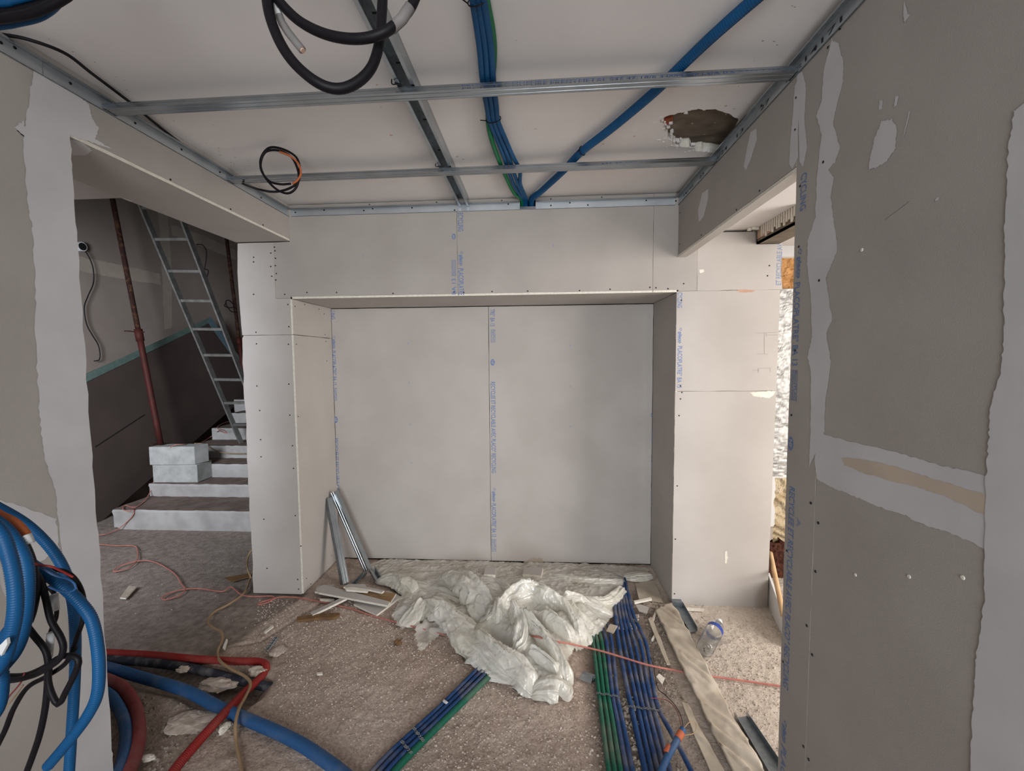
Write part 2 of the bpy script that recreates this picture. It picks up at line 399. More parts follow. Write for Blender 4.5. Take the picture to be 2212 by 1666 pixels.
def ground(x, y):
    g, s = floor_height(x, y)
    wob = (fbm(x * 6, y * 6, 3, 21) - .5) * .12
    k = soft(x + wob, y + wob, SLAB, .03)
    z = g * (1 - k) + (s - .012) * k
    t1 = soft(x + wob * .3, y + wob * .3, TR, .035); t2 = soft(x + wob * .5, y + wob * .5, TR2, .08); t3 = soft(x + wob * .3, y, TR3, .05)
    z = z - .055 * t1 - .022 * t2 - .016 * t3
    # cracks of the screed's broken edge
    cr, _ = seg_dist(x + wob * .2, y + wob * .2, [tuple(at(u, v, Z=0)[:2]) for u, v in ((700, 1295), (640, 1335), (560, 1385), (500, 1395))])
    z = z - .016 * np.exp(-(cr / .010) ** 2)
    return z, k, np.clip(t1 + t2 * .6 + t3 * .7, 0, 1)
xs = np.concatenate([np.arange(-6.2, -4.2, .15), np.arange(-4.2, -2.4, .02), np.arange(-2.4, 2.2, .0105), np.arange(2.2, 4.2, .06)])
ys = np.concatenate([np.arange(-2.4, 1.3, .12), np.arange(1.3, 3.2, .0105), np.arange(3.2, 4.3, .02), np.arange(4.3, 8.2, .2)])
GX, GY = np.meshgrid(xs, ys)
GZ, KS, KT = ground(GX, GY)
nx, ny = len(xs), len(ys)
V = np.stack([GX, GY, GZ - .003], -1).reshape(-1, 3)
ii = (np.arange(ny - 1)[:, None] * nx + np.arange(nx - 1)[None, :]).reshape(-1)
Fq = np.stack([ii, ii + 1, ii + nx + 1, ii + nx], 1)
me = bpy.data.meshes.new('floor')
me.vertices.add(len(V)); me.vertices.foreach_set('co', V.ravel())
me.loops.add(Fq.size); me.loops.foreach_set('vertex_index', Fq.ravel())
me.polygons.add(len(Fq)); me.polygons.foreach_set('loop_start', np.arange(0, Fq.size, 4)); 
me.update(calc_edges=True)
me.polygons.foreach_set('use_smooth', np.ones(len(Fq), bool))
vc = me.color_attributes.new('zone', 'FLOAT_COLOR', 'POINT')
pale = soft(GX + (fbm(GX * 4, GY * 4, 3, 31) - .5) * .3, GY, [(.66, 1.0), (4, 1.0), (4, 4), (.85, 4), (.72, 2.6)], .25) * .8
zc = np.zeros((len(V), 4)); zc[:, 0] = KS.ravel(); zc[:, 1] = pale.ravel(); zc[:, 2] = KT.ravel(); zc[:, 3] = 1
vc.data.foreach_set('color', zc.ravel())
me.materials.append(M['ground'])
floor = tag(link(bpy.data.objects.new('floor', me)), kind='structure')

# ------------------------------------------------------------------ ceiling with the hole knocked in it
hole_px = [(1423, 262), (1440, 252), (1475, 242), (1510, 236), (1545, 237), (1575, 246), (1592, 256), (1600, 275), (1580, 330), (1520, 328),
           (1496, 325), (1490, 318), (1458, 316), (1452, 306), (1440, 300), (1442, 286), (1432, 280), (1436, 270)]
HP = [tuple(at(u, v, Z=ZC)[:2]) for u, v in hole_px]
HP = [(min(x, XR + .05), y) for x, y in HP]
def ceiling():
    cb = bmesh.new()
    outer = [(-1.9, -2.3), (1.0, -2.3), (1.0, 3.2), (-1.9, 3.2)]
    jh = []
    for i in range(len(HP)):
        a = Vector(HP[i]); b = Vector(HP[(i + 1) % len(HP)])
        for q in range(4):
            p = a.lerp(b, q / 4); jh.append((p.x + random.uniform(-.004, .004), p.y + random.uniform(-.004, .004)))
    vo = [cb.verts.new((x, y, ZC)) for x, y in outer]; vh = [cb.verts.new((x, y, ZC)) for x, y in jh]
    es = [cb.edges.new((vo[i], vo[(i + 1) % 4])) for i in range(4)] + [cb.edges.new((vh[i], vh[(i + 1) % len(vh)])) for i in range(len(vh))]
    bmesh.ops.triangle_fill(cb, use_beauty=True, use_dissolve=False, edges=es)
    up = [cb.verts.new((x * .98 + .012, y * .985 + .028, ZC + .05)) for x, y in jh]
    for i in range(len(vh)): cb.faces.new((vh[i], vh[(i + 1) % len(vh)], up[(i + 1) % len(vh)], up[i])).material_index = 1
    me = bpy.data.meshes.new('ceiling'); cb.to_mesh(me); cb.free()
    me.materials.append(M['plaster']); me.materials.append(M['gypsum'])
    o = link(bpy.data.objects.new('ceiling', me)); tag(o, kind='structure')
    mb = MB()                                            # grey mortar bed inside the hole, with ragged relief
    n = 26; x0, x1, y0, y1 = .42, .95, 1.68, 2.2
    vs = []; fs = []
    for j in range(n):
        for i in range(n):
            x = x0 + (x1 - x0) * i / (n - 1); y = y0 + (y1 - y0) * j / (n - 1)
            vs.append((x, y, ZC + .028 + .018 * float(vnoise(np.array(x * 22), np.array(y * 40), 4))))
    for j in range(n - 1):
        for i in range(n - 1): fs.append((j * n + i, j * n + i + 1, (j + 1) * n + i + 1, (j + 1) * n + i))
    mb.add(vs, fs); mb.build('mortar_patch', M['mortar'], o, True)
    b = MB(); p = at(1432, 264, Z=ZC + .01); b.box(p.x - .01, p.x + .035, p.y - .02, p.y + .012, ZC + .006, ZC + .028); b.build('brick', M['brick'], o)
    # broken plaster flakes round the rim
    mb = MB()
    for k in range(60):
        a = HP[random.choice([0, 1, 2, 3, 9, 10, 11, 12, 13, 14, 15, 16, 17, 10, 11, 12, 13])]
        x = a[0] + random.gauss(0, .018); y = a[1] + random.gauss(0, .012); r = random.uniform(.002, .008); t0 = random.uniform(0, 6)
        ring = [(x + r * math.cos(t0 + q) * random.uniform(.6, 1.5), y + r * math.sin(t0 + q) * random.uniform(.4, .9)) for q in (0, 1.1, 2.2, 3.3, 4.4, 5.4)]
        v_, f_, _m = prism(ring, 'Z', ZC - random.uniform(.0005, .003), .012); mb.add(v_, f_)
    f = mb.build('plaster_flake', M['plaster'], o); f['kind'] = 'stuff'
    # scars: chips along the walls and small brown marks
    mb = MB()
    for k in range(110):
        side = random.random()
        if side < .5:
            y = random.uniform(1.15, 2.55); x = XL + .03 + abs(random.gauss(0, .05))
        elif side < .8:
            y = random.uniform(1.1, 2.4); x = XR - .05 - abs(random.gauss(0, .07))
        else: x = random.uniform(XL, XR); y = random.uniform(1.2, 2.5)
        r = random.uniform(.001, .005) if side < .8 else random.uniform(.001, .003)
        a0 = random.uniform(0, 3)
        mb.add([(x + r * math.cos(a0 + t) * random.uniform(.5, 1.6), y + r * math.sin(a0 + t) * random.uniform(.4, 1), ZC - .0006) for t in (0, 1.2, 2.3, 3.4, 4.6, 5.5)], [(0, 1, 2, 3, 4, 5)])
    f = mb.build('chip_mark', M['stain'], o); f['kind'] = 'stuff'
    mb = MB()
    for (u, v, r) in ((1157, 278, .005), (1001, 344, .006), (814, 183, .005), (1370, 294, .006), (1303, 311, .006), (845, 292, .008), (988, 338, .008)):
        p = at(u, v, Z=ZC); mb.add([(p.x + r * c, p.y + r * s * .6, ZC - .0008) for c, s in ((1, 0), (.4, .8), (-.6, .9), (-1, -.1), (-.3, -.9), (.7, -.6))], [(0, 1, 2, 3, 4, 5)])
    f = mb.build('brown_mark', M['brick_pale'], o); f['kind'] = 'stuff'
    return o
CE = ceiling()
MB().box(-2.2, 1.2, -2.4, 3.6, ZC + .055, ZC + .2).build('slab', M['mortar'], CE)

# ------------------------------------------------------------------ back wall: boxed-out niche clad with plasterboard
wb = empty('wall_back', (0, YB, 0)); tag(wb, kind='structure')
mb = MB()                                   # dark framing volume behind the boards
mb.box(PL + .03, NL - .016, YB + T + .002, YN + .03, 0, ZL - .005)
mb.box(NR + .016, PR - .02, YB + T + .002, YN + .1, .0, 2.27)
mb.box(NL - .02, -.14, YB + T + .002, YN + .03, NZ + .016, ZC); mb.box(0, NR + .1, YB + T + .002, YN + .03, NZ + .016, ZC)
mb.box(-.14, 0, YB + .07, YN + .03, NZ + .016, ZC)
mb.box(-.14, 0, YB + T + .002, YB + .07, NZ + .016, 2.40)
mb.box(NL - .02, NR + .02, YN + T + .001, YN + .06, -.05, ZC)
mb.build('framing', M['void'], wb)
# notch for the conduits in the header board
n0, n1 = at(1123, 440, Y=YB).x, at(1157, 440, Y=YB).x; nz = 2.446
j1, j2, j3 = at(988, 560, Y=YB).x, at(1411, 550, Y=YB).x, at(1506, 600, Y=YB).x
hL = at(593, 590, Y=YB).x
zt = ZC - .006
hz = at(600, 645, Y=YB).z
PB = [M['paper_brown'], M['gypsum']]
h1 = board([(XL + .0, zt), (XL, ZL - .004), (hL, ZL - .006), (hL + .002, hz), (NL - .015, hz), (NL - .015, NZ + .0145), (j1 - .001, NZ + .0145), (j1 - .001, zt)], 'Y', YB, T, wb, mats=PB)
h2 = board([(j1 + .001, NZ + .0145), (j2 - .001, NZ + .0145), (j2 - .001, zt), (n1, zt), (n1, nz), (n0, nz), (n0, zt), (j1 + .001, zt)], 'Y', YB, T, wb, mats=PB)
j4z = at(1600, 627, Y=YB).z
h3 = board([(j2 + .001, NZ + .0145), (NR + .01, NZ + .0145), (NR + .01, j4z + .001), (j3 - .001, j4z + .001), (j3 - .001, 2.20), (XR + .02, 2.2), (XR, zt), (j2 + .001, zt)], 'Y', YB, T, wb, mats=PB)
r1 = board([(j3 + .001, j4z + .001), (at(1690, 625, Y=YB).x, j4z + .001), (PR, 2.05), (PR + .005, 2.272), (j3 + .001, 2.272)], 'Y', YB, T, wb, jit=.0015)
zr2 = at(1600, 845, Y=YB).z
r2 = board([(NR + .0, zr2 + .001), (PR - .004, zr2 + .001), (PR, j4z - .001), (NR + .001, j4z - .001)], 'Y', YB, T, wb, jit=.001)
bt = [(NR, .0)]
k = 34
for i in range(k + 1):
    x = NR + .05 + (PR - .02 - NR - .05) * i / k; bt.append((x, -.008 + random.uniform(-.016, .014) - .014 * i / k))
r3 = board(bt + [(PR - .006, zr2 - .001), (NR, zr2 - .001)], 'Y', YB, T, wb, jit=.0006)
lz = at(580, 724, Y=YB).z
l1 = board([(PL + .01, ZL - .006), (PL, 2.1), (PL + .004, 1.9), (PL + .012, lz + .001), (NL - .014, lz + .001), (NL - .014, NZ - .001), (NL - .015, hz - .002), (hL - .001, hz - .002), (hL - .001, ZL - .006)], 'Y', YB, T, wb, jit=.001)
pe = [(PL + .008 + random.uniform(-.005, .005), z) for z in np.linspace(lz - .02, .03, 22)]
l2 = board([(NL - .014, .0), (NL - .014, lz - .001), (PL + .022, lz - .002)] + pe + [(PL + .005, .0)], 'Y', YB, T, wb, jit=.0006)
# niche lining
c1 = board(rect(YB - .001, YN, .005, lz - .0), 'X', NL, -T, wb, jit=.0012)
c2 = board(rect(YB - .001, YN, lz + .002, NZ), 'X', NL, -T, wb)
c3 = board(rect(YB + T - .012, YN, .0, NZ), 'X', NR, T, wb)
c4 = board(rect(NL, j1 - .0, YB - .001, YN), 'Z', NZ + .001, T, wb)
c5 = board(rect(j1 + .001, j2, YB - .001, YN), 'Z', NZ + .001, T, wb)
c6 = board(rect(j2 + .001, NR, YB - .001, YN), 'Z', NZ + .001, T, wb)
bj = -.3617; bl = at(722, 900, Y=YN).x
zb = .008
b0 = board(rect(NL + .002, bl - .001, .02, NZ - .002), 'Y', YN, T, wb)
b1 = board(rect(bl + .001, bj - .001, zb, NZ - .004), 'Y', YN, T, wb)
b2 = board(rect(bj + .001, NR - .002, zb, NZ - .004), 'Y', YN, T, wb)
# screws
def scr(lst, Y=YB): return [at(u, v, Y=Y) for u, v in lst]
dots('screws', scr([(663, 632), (727, 632), (849, 634), (593, 534), (594, 542), (595, 558), (595, 574), (597, 591), (596, 605), (615, 636), (981, 631)]), (0, -1, 0), .004, h1)
dots('screws', scr([(1002, 632), (1063, 630), (1140, 629), (1252, 628), (1318, 625), (1404, 621)]), (0, -1, 0), .004, h2)
dots('screws', scr([(1417, 622), (1443, 624), (1477, 613)]), (0, -1, 0), .004, h3)
dots('screws', scr([(1662, 574), (1658, 596)]), (0, -1, 0), .004, r1)
dots('screws', scr([(1472, 649), (1470, 834)]), (0, -1, 0), .004, r2)
dots('screws', scr([(1473, 848), (1470, 862), (1467, 898), (1463, 1050), (1459, 1165), (1457, 1283)]), (0, -1, 0), .004, r3)
dots('screws', scr([(548, 556), (548, 566), (585, 547), (585, 576), (587, 597), (548, 636), (622, 658), (624, 706), (553, 718)]), (0, -1, 0), .004, l1)
dots('screws', scr([(554, 743), (623, 744), (555, 834), (624, 830), (561, 887), (626, 897), (563, 950), (632, 963), (564, 987), (634, 1012), (570, 1122), (638, 1114), (577, 1228), (643, 1252), (645, 1273)]), (0, -1, 0), .004, l2)
def scx(lst, X): return [at(u, v, X=X) for u, v in lst]
dots('screws', scx([(640, 744), (704, 738), (706, 780), (712, 1100), (644, 900), (650, 1180), (716, 1200), (662, 1250), (671, 1262)], NL), (1, 0, 0), .0035, c1)
dots('screws', scx([(637, 662), (658, 658), (689, 668), (700, 678), (702, 723)], NL), (1, 0, 0), .0035, c2)
# plaster smears and marks
PATCH = [0]
def patch(pts, plane, pos, parent, m='compound', name='joint_compound', th=.0009, jit=.003, n=10, sgn=None):
    """a smear of compound: ragged outline from points in the plane, thin and slightly raised"""
    P = []
    for i in range(len(pts)):
        a = Vector(pts[i]); b = Vector(pts[(i + 1) % len(pts)])
        for q in range(n):
            p = a.lerp(b, q / n); P.append((p.x + random.uniform(-jit, jit), p.y + random.uniform(-jit, jit)))
    PATCH[0] += 1
    e = pos + (min(th, .0006) + .00004 * (PATCH[0] % 12)) * (sgn or 1)
    vs = [(e, p[0], p[1]) if plane == 'X' else (p[0], e, p[1]) if plane == 'Y' else (p[0], p[1], e) for p in P]
    return mesh(name, vs, [tuple(range(len(vs)))], M[m], parent)
def py(lst, Y=YB): return [(at(u, v, Y=Y).x, at(u, v, Y=Y).z) for u, v in lst]
patch(py([(1620, 848), (1660, 845), (1676, 845), (1672, 852), (1662, 860), (1640, 858), (1628, 856)]), 'Y', YB, r3, 'gypsum', 'plaster_smear', sgn=-1, jit=.002)
patch(py([(1566, 1192), (1570, 1190), (1572, 1205), (1569, 1218), (1566, 1216)]), 'Y', YB, r3, 'gypsum', 'plaster_smear', sgn=-1, jit=.001, th=.002)
patch(py([(1510, 583), (1520, 582), (1521, 588), (1512, 590)]), 'Y', YB, r1, 'gypsum', 'plaster_smear', sgn=-1, jit=.002)
patch(py([(1590, 628), (1600, 626), (1632, 627), (1625, 631), (1600, 632)]), 'Y', YB, r2, 'brick_pale', 'torn_paper', sgn=-1, jit=.002)
patch(py([(905, 1221), (930, 1212), (960, 1210), (1020, 1211), (1050, 1215), (1055, 1219), (960, 1217)], YN), 'Y', YN, b1, 'stain', 'dust_stain', sgn=-1, jit=.004, th=.0004)
patch(py([(1125, 1218), (1150, 1205), (1172, 1206), (1174, 1218), (1130, 1219)], YN), 'Y', YN, b2, 'stain', 'dust_stain', sgn=-1, jit=.004, th=.0004)
for pts in ([(713, 700), (716, 720), (714, 740), (712, 725)], [(717, 840), (722, 870), (720, 900), (716, 880)], [(710, 888), (722, 888), (721, 905), (712, 908)], [(724, 1045), (729, 1050), (728, 1075), (725, 1070)]):
    patch(py(pts, YN), 'Y', YN, b1, 'gypsum', 'plaster_smear', sgn=-1, jit=.002, th=.0015)
# pencil sketches on the right pier
mb = MB()
for a, b in (((1630, 720), (1680, 718)), ((1651, 720), (1651, 765)), ((1655, 720), (1655, 727)), ((1655, 724), (1680, 724)), ((1625, 800), (1640, 800)), ((1638, 795), (1638, 806)), ((1640, 796), (1665, 795)), ((1663, 795), (1664, 803)), ((1634, 765), (1660, 765))):
    p, q = at(*a, Y=YB), at(*b, Y=YB); mb.bar(p - Vector((0, .0004, 0)), q - Vector((0, .0004, 0)), .0012, .0004, (0, 1, 0))
mb.build('pencil_marks', M['pencil'], r2)
mb = MB()
for (u, v) in ((785, 574 - 22), (882, 742), (883, 827), (886, 917), (888, 1000), (1232, 747), (1232, 835), (1232, 922), (1195, 530)):
    Y = YN if v > 650 else YB; p = at(u, v, Y=Y); mb.box(p.x - .0015, p.x + .0015, Y - .0004, Y, p.z - .008, p.z + .008)
    mb.box(p.x + .0035, p.x + .005, Y - .0004, Y, p.z - .006, p.z + .004)
mb.build('guide_marks', M['ink_pale'], b1)

# blue lettering on the boards
LE = .0006
def run_px(items, plane, pos, d, parent, off=0, us=None, h=.026):
    """items: (text, u0, v0, u1, v1, style) with pixel ends of each word along the print line"""
    for s, u0, v0, u1, v1, st in items:
        kw = {'Y': pos} if plane == 'Y' else {'X': pos}
        p, q = at(u0, v0, **kw), at(u1, v1, **kw)
        A = (lambda w: w.x) if plane == 'Y' else (lambda w: w.y)
        L = abs(p.z - q.z); mtl = M['ink'] if st != 'p' else M['ink_pale']
        top = max(p.z, q.z); bot = min(p.z, q.z); e = pos - LE
        aa = A(p)
        z0 = top if d == 'down' else bot
        if st == 'n':                                    # oval mark
            hh = h * .62; cx = aa + (h * .42 if plane == 'Y' else -h * .42) * (1 if d == 'down' else -1); cz = (top + bot) / 2
            vs = []
            for i in range(20):
                t = i * math.pi / 10; a_ = cx + hh * math.cos(t) * .75; b_ = cz + L / 2 * math.sin(t)
                vs.append((a_, e, b_) if plane == 'Y' else (e, a_, b_))
            mesh('oval_mark', vs, [tuple(range(20))], M['ink'], parent)
            text('NF', plane, cx - (h * .26 if plane == 'Y' else -h * .26) * (1 if d == 'down' else -1), cz + L * .3 * (1 if d == 'down' else -1), L * .6, h * .55, d, pos - LE * 2, M['paper'], parent, fat=.02)
        elif st == 'b':                                  # framed box of small print
            sg = (1 if plane == 'Y' else -1) * (1 if d == 'down' else -1)
            a0, a1 = aa, aa + sg * h; lo, hi = min(a0, a1), max(a0, a1); g = .0016
            for (x0, x1, zz0, zz1) in ((lo, lo + g, bot, top), (hi - g, hi, bot, top), (lo, hi, bot, bot + g), (lo, hi, top - g, top)):
                vs = [(x0, e, zz0), (x1, e, zz0), (x1, e, zz1), (x0, e, zz1)] if plane == 'Y' else [(e, x0, zz0), (e, x1, zz0), (e, x1, zz1), (e, x0, zz1)]
                mesh('print_frame', vs, [(0, 1, 2, 3)], M['ink'], parent)
            text('Rapid\'PLAC', plane, aa + sg * h * .48, z0 + (-.003 if d == 'down' else .003), L - .006, h * .42, d, e, M['ink'], parent, fat=.01)
            text('INNOVATION', plane, aa + sg * h * .12, z0 + (-.003 if d == 'down' else .003), L - .006, h * .25, d, e, M['ink'], parent, fat=.01)
        elif st == 'l':                                  # bold word mark with its little outlined badge
            sg = (1 if plane == 'Y' else -1) * (1 if d == 'down' else -1); dz = -1 if d == 'down' else 1
            text(s, plane, aa + sg * h * .25, z0 + dz * L * .27, L * .73, h * .66, d, e, M['ink'], parent, fat=.035)
            text('PLAQUE SAINE', plane, aa + sg * h * .0, z0 + dz * L * .33, L * .6, h * .12, d, e, M['ink'], parent, fat=.01)
            def q4(z, a): zz = z0 + dz * L * z; ax = aa + sg * h * a; return (ax, zz)
            P = [q4(.0, .62), q4(.10, .9), q4(.2, .75), q4(.12, .35)]
            for i in range(4):
                a_, b_ = Vector(P[i]), Vector(P[(i + 1) % 4]); nn = Vector((-(b_ - a_).y, (b_ - a_).x)).normalized() * .0011
                v4 = [a_ - nn, b_ - nn, b_ + nn, a_ + nn]
                mesh('badge_line', [((w.x, e, w.y) if plane == 'Y' else (e, w.x, w.y)) for w in v4], [(0, 1, 2, 3)], M['ink'], parent)
        else:
            text(s, plane, aa, z0, L, h, d, e, mtl, parent, fat=.012, shear=0)
PP = "PLACOPLATRE\u00b0"; RR = 'RECYCLEE ET RECYCLABLE AVEC PLACO\u00b0 RECYCLING'
run_px([("TRE\u00b0 BA 13", 1059, 668, 1059, 705, 't'), ('', 1060, 712, 1060, 740, 'b'), ('', 1060, 776, 1060, 790, 'n'), (RR, 1060, 825, 1061, 1022, 't'),
        ('placo', 1062, 1054, 1062, 1084, 'l'), (PP + ' BA 13', 1062, 1088, 1062, 1160, 't'), ('', 1062, 1165, 1062, 1192, 'b')], 'Y', YN, 'down', b2, h=.034)
run_px([('LING', 715, 672, 715, 690, 't'), ('placo', 717, 726, 717, 753, 'l'), (PP + ' BA 13', 717, 758, 718, 832, 't'), ('', 719, 838, 719, 866, 'b'), ('', 722, 900, 722, 914, 'n'),
        ('RECYCLEE ET RECYCLABLE AVEC', 722, 947, 724, 1066, 't')], 'Y', YN, 'down', b1, h=.030)
run_px([('', 708, 879, 708, 888, 'n')], 'Y', YN, 'down', b0, h=.02)
run_px([('ECYCLING', 989, 460, 989, 500, 't'), ('placo', 990, 543, 990, 574, 'l'), ('PLACOPLATRE', 990, 580, 990, 638, 't')], 'Y', YB, 'down', h2, h=.033)
run_px([('', 984, 517, 984, 505, 'n'), ('', 985, 596, 985, 562, 'b'), ('BA 13', 985, 636, 985, 602, 't')], 'Y', YB, 'up', h1, h=.026)
run_px([('CYCLING', 1464, 632, 1464, 665, 't'), ('placo', 1464, 708, 1464, 742, 'l'), (PP + ' BA 13', 1464, 748, 1463, 838, 't')], 'Y', YB, 'down', r2, h=.028)
run_px([('ET RECYCLABLE AV', 1687, 616, 1687, 527, 'p')], 'Y', YB, 'up', r1, h=.03)
run_px([('', 1409, 893, 1409, 900, 'n')], 'Y', YN, 'up', b2, h=.012)
for v0, v1 in ((930, 955), (985, 1010), (1020, 1040), (1055, 1095), (1105, 1130), (1150, 1200)):
    run_px([('RECYC', 1409, v1, 1409, v0, 'p')], 'Y', YN, 'up', b2, h=.010)

# ------------------------------------------------------------------ left wall and the beam box over the stair opening
wl = empty('wall_left', (XL, 0, 0)); tag(wl, kind='structure')
MB().box(PL + .02, XL - T - .001, -2.3, Y1 - .01, 0, ZC).build('framing', M['void'], wl)
MB().box(PL + .02, XL - T - .001, Y1 - .02, YB - .001, ZL + T, ZC).build('framing', M['void'], wl)
wlb = board([(-2.3, 0), (Y1, 0), (Y1, ZL + .014), (YB - .001, ZL + .014), (YB - .001, ZC - .004), (-2.3, ZC - .004)], 'X', XL, -T, wl, jit=.0008, mats=PB)
jb = board(rect(PL, XL - T, 0, ZL + T), 'Y', Y1 - T, T, wl, name='jamb_board')
sf = board(rect(PL, XL + .001, Y1 + .001, YB - .001), 'Z', ZL + .0002, T, wl, name='soffit_board')
board(rect(-2.3, YB, ZL - .02 + .02, ZC), 'X', PL, T, wl, name='stair_side_board')
board(rect(-2.3, Y1 - T, 0, ZL), 'X', PL, T, wl, name='stair_side_board')
def pxw(lst, X): return [(at(u, v, X=X).y, at(u, v, X=X).z) for u, v in lst]
patch(pxw([(72, 150), (100, 168), (170, 205), (190, 225), (200, 258), (212, 275), (206, 300), (240, 322), (180, 302), (151, 293), (158, 400), (172, 600), (196, 960), (215, 1200), (242, 1620), (247, 1720),
           (160, 1720), (150, 1400), (128, 1140), (118, 1060), (92, 975), (84, 880), (76, 740), (76, 600), (70, 500), (58, 430), (50, 300), (60, 230)], XL), 'X', XL, wlb, sgn=1, jit=.003, th=.0012)
patch(pxw([(105, 180), (150, 210), (185, 240), (190, 290), (150, 296), (157, 400), (171, 600), (195, 960), (214, 1200), (241, 1620), (246, 1715), (205, 1715), (180, 1400), (150, 1150), (140, 900), (128, 700), (122, 500), (112, 330)], XL), 'X', XL, wlb, 'compound_bead_shade', sgn=1, jit=.0008, th=.0012)  # narrower stripe: shading of the corner bead ridge painted as a second tone
patch(pxw([(30, 275), (50, 262), (60, 300), (48, 292)], XL), 'X', XL, wlb, sgn=1, jit=.003, th=.0006)
patch(pxw([(-200, 1130), (0, 1080), (120, 1120), (128, 1190), (60, 1230), (-200, 1260)], XL), 'X', XL, wlb, 'compound', sgn=1, jit=.003, th=.0006)
patch([(at(u, v, Z=ZL).x, at(u, v, Z=ZL).y) for u, v in ((150, 300), (180, 308), (200, 325), (185, 335), (155, 335))], 'Z', ZL, sf, sgn=-1, jit=.002, th=.0006)
dots('screws', [at(u, v, X=XL) for u, v in ((368, 388), (498, 452), (568, 486), (106, 1345))], (1, 0, 0), .004, wlb)

# ------------------------------------------------------------------ right wall and the header over the right opening
wr = empty('wall_right', (XR, 0, 0)); tag(wr, kind='structure')
ys1 = 1.306
MB().box(XR + T + .001, XR + .085, -2.3, Y2 - .012, 0, ZC).build('framing', M['void'], wr)
MB().box(XR + .086, XR + .098, -2.3, Y2 - .004, 0, ZC).build('far_side_board', M['paper'], wr)
big = board(rect(-2.3, ys1, 0, ZC - .004, .0005), 'X', XR, T, wr, mats=PB)
strip = board([(ys1 + .001, 0), (Y2 - .003, 0), (Y2 + .002, 1.2), (Y2 - .002, 1.7), (Y2, ZC - .16), (Y2 - .01, ZC - .006), (ys1 + .001, ZC - .006)], 'X', XR, T, wr, jit=.001, mats=PB)
hdr = board([(Y2 + .003, ZR + .015), (YB - .002, ZR + .013), (YB - .002, ZC - .006), (Y2 - .006, ZC - .006)], 'X', XR, T, wr, jit=.0015, mats=PB)
board(rect(XR - .001, XR + .05, Y2 + .002, YB - .002), 'Z', ZR, T * .95, wr, jit=.001, name='soffit_board')
board(rect(XR + .012, XR + .085, 0, 2.1), 'Y', Y2 - .012, .008, wr, name='jamb_board')
MB().box(XR + T, XR + .10, Y2 - .01, YB - .001, ZR + .035, ZC).build('soffit_board', M['paper'], wr)
MB().box(XR + T, XR + .055, Y2, YB - .002, ZR + .012, ZR + .034).build('soffit_rail', M['zinc_dull_shaded'], wr)
MB().box(XR + .099, 3.2, 1.9, YB + .4, 2.285, 2.5).build('lintel_soffit', M['plaster'], wr)
MB().box(XR + .099, 3.2, -.4, 1.9, 2.285, 2.5).build('lintel_soffit', M['plaster'], wr)
patch(pxw([(1797, 85), (1812, 95), (1823, 140), (1822, 175), (1808, 230), (1800, 265), (1815, 320), (1805, 350), (1790, 365), (1802, 385), (1795, 420), (1802, 480), (1810, 540), (1795, 575), (1784, 600), (1798, 690), (1785, 720), (1795, 780), (1785, 860), (1782, 900),
           (1782, 930), (1770, 960), (1748, 1010), (1750, 960), (1752, 880), (1752, 800), (1745, 770), (1754, 730), (1752, 640), (1744, 575), (1745, 520), (1762, 470), (1765, 380), (1775, 290), (1764, 250), (1775, 220), (1780, 150)], XR), 'X', XR, big, sgn=-1, jit=.002)
patch(pxw([(1772, 936), (1830, 952), (1930, 975), (2030, 1005), (2130, 1028), (2300, 1060), (2300, 1280), (2130, 1187), (2050, 1150), (1985, 1130), (1960, 1115), (1900, 1095), (1840, 1070), (1790, 1050), (1765, 1035), (1760, 990)], XR), 'X', XR, big, sgn=-1, jit=.002)
patch(pxw([(1820, 990), (1850, 990), (1940, 1010), (2020, 1035), (2132, 1070), (2250, 1100), (2250, 1160), (2132, 1115), (2040, 1070), (1970, 1050), (1860, 1020), (1825, 1005)], XR), 'X', XR - .0005, big, 'compound_tan', sgn=-1, jit=.002, th=.0006)
patch(pxw([(2320, 180), (2230, 210), (2192, 240), (2180, 330), (2172, 480), (2175, 560), (2170, 650), (2172, 720), (2165, 800), (2140, 880), (2138, 950), (2132, 1030), (2128, 1200), (2128, 1300), (2112, 1410), (2105, 1500), (2100, 1600), (2094, 1720), (2320, 1850)], XR), 'X', XR - .0009, big, sgn=-1, jit=.002, th=.001)
patch(pxw([(1905, 262), (1925, 258), (1938, 270), (1935, 320), (1915, 350), (1895, 362), (1877, 366), (1880, 340), (1890, 300)], XR), 'X', XR, big, sgn=-1, jit=.002)
for q in ([(1935, 208), (1942, 207), (1938, 228), (1932, 232)], [(1955, 0), (1962, 30), (1968, 32), (1955, 48), (1952, 30)], [(1965, 240), (1968, 238), (1955, 290), (1951, 298)], [(1901, 218), (1908, 216), (1906, 235), (1899, 238)], [(2022, 430), (2030, 424), (2028, 432), (2020, 436)]):
    patch(pxw(q, XR), 'X', XR, big, sgn=-1, jit=.001, th=.0006)
patch(pxw([(1722, 160), (1734, 155), (1742, 190), (1738, 260), (1744, 320), (1735, 360), (1728, 350)], XR), 'X', XR, strip, sgn=-1, jit=.0015)
patch(pxw([(1717, 185), (1726, 170), (1724, 340), (1712, 365), (1705, 355), (1708, 300), (1713, 250)], XR), 'X', XR, hdr, sgn=-1, jit=.0015)
patch(pxw([(1622, 285), (1634, 278), (1636, 300), (1622, 345), (1612, 368), (1607, 360), (1614, 320)], XR), 'X', XR, hdr, sgn=-1, jit=.0015)
patch(pxw([(1517, 418), (1530, 408), (1530, 430), (1520, 468), (1510, 480), (1508, 455)], XR), 'X', XR, hdr, sgn=-1, jit=.0015)
dots('screws', [at(u, v, X=XR) for u, v in ((1720, 211), (1718, 280), (1641, 412), (1591, 453), (1515, 508), (1469, 460), (1468, 528))], (-1, 0, 0), .0035, hdr)
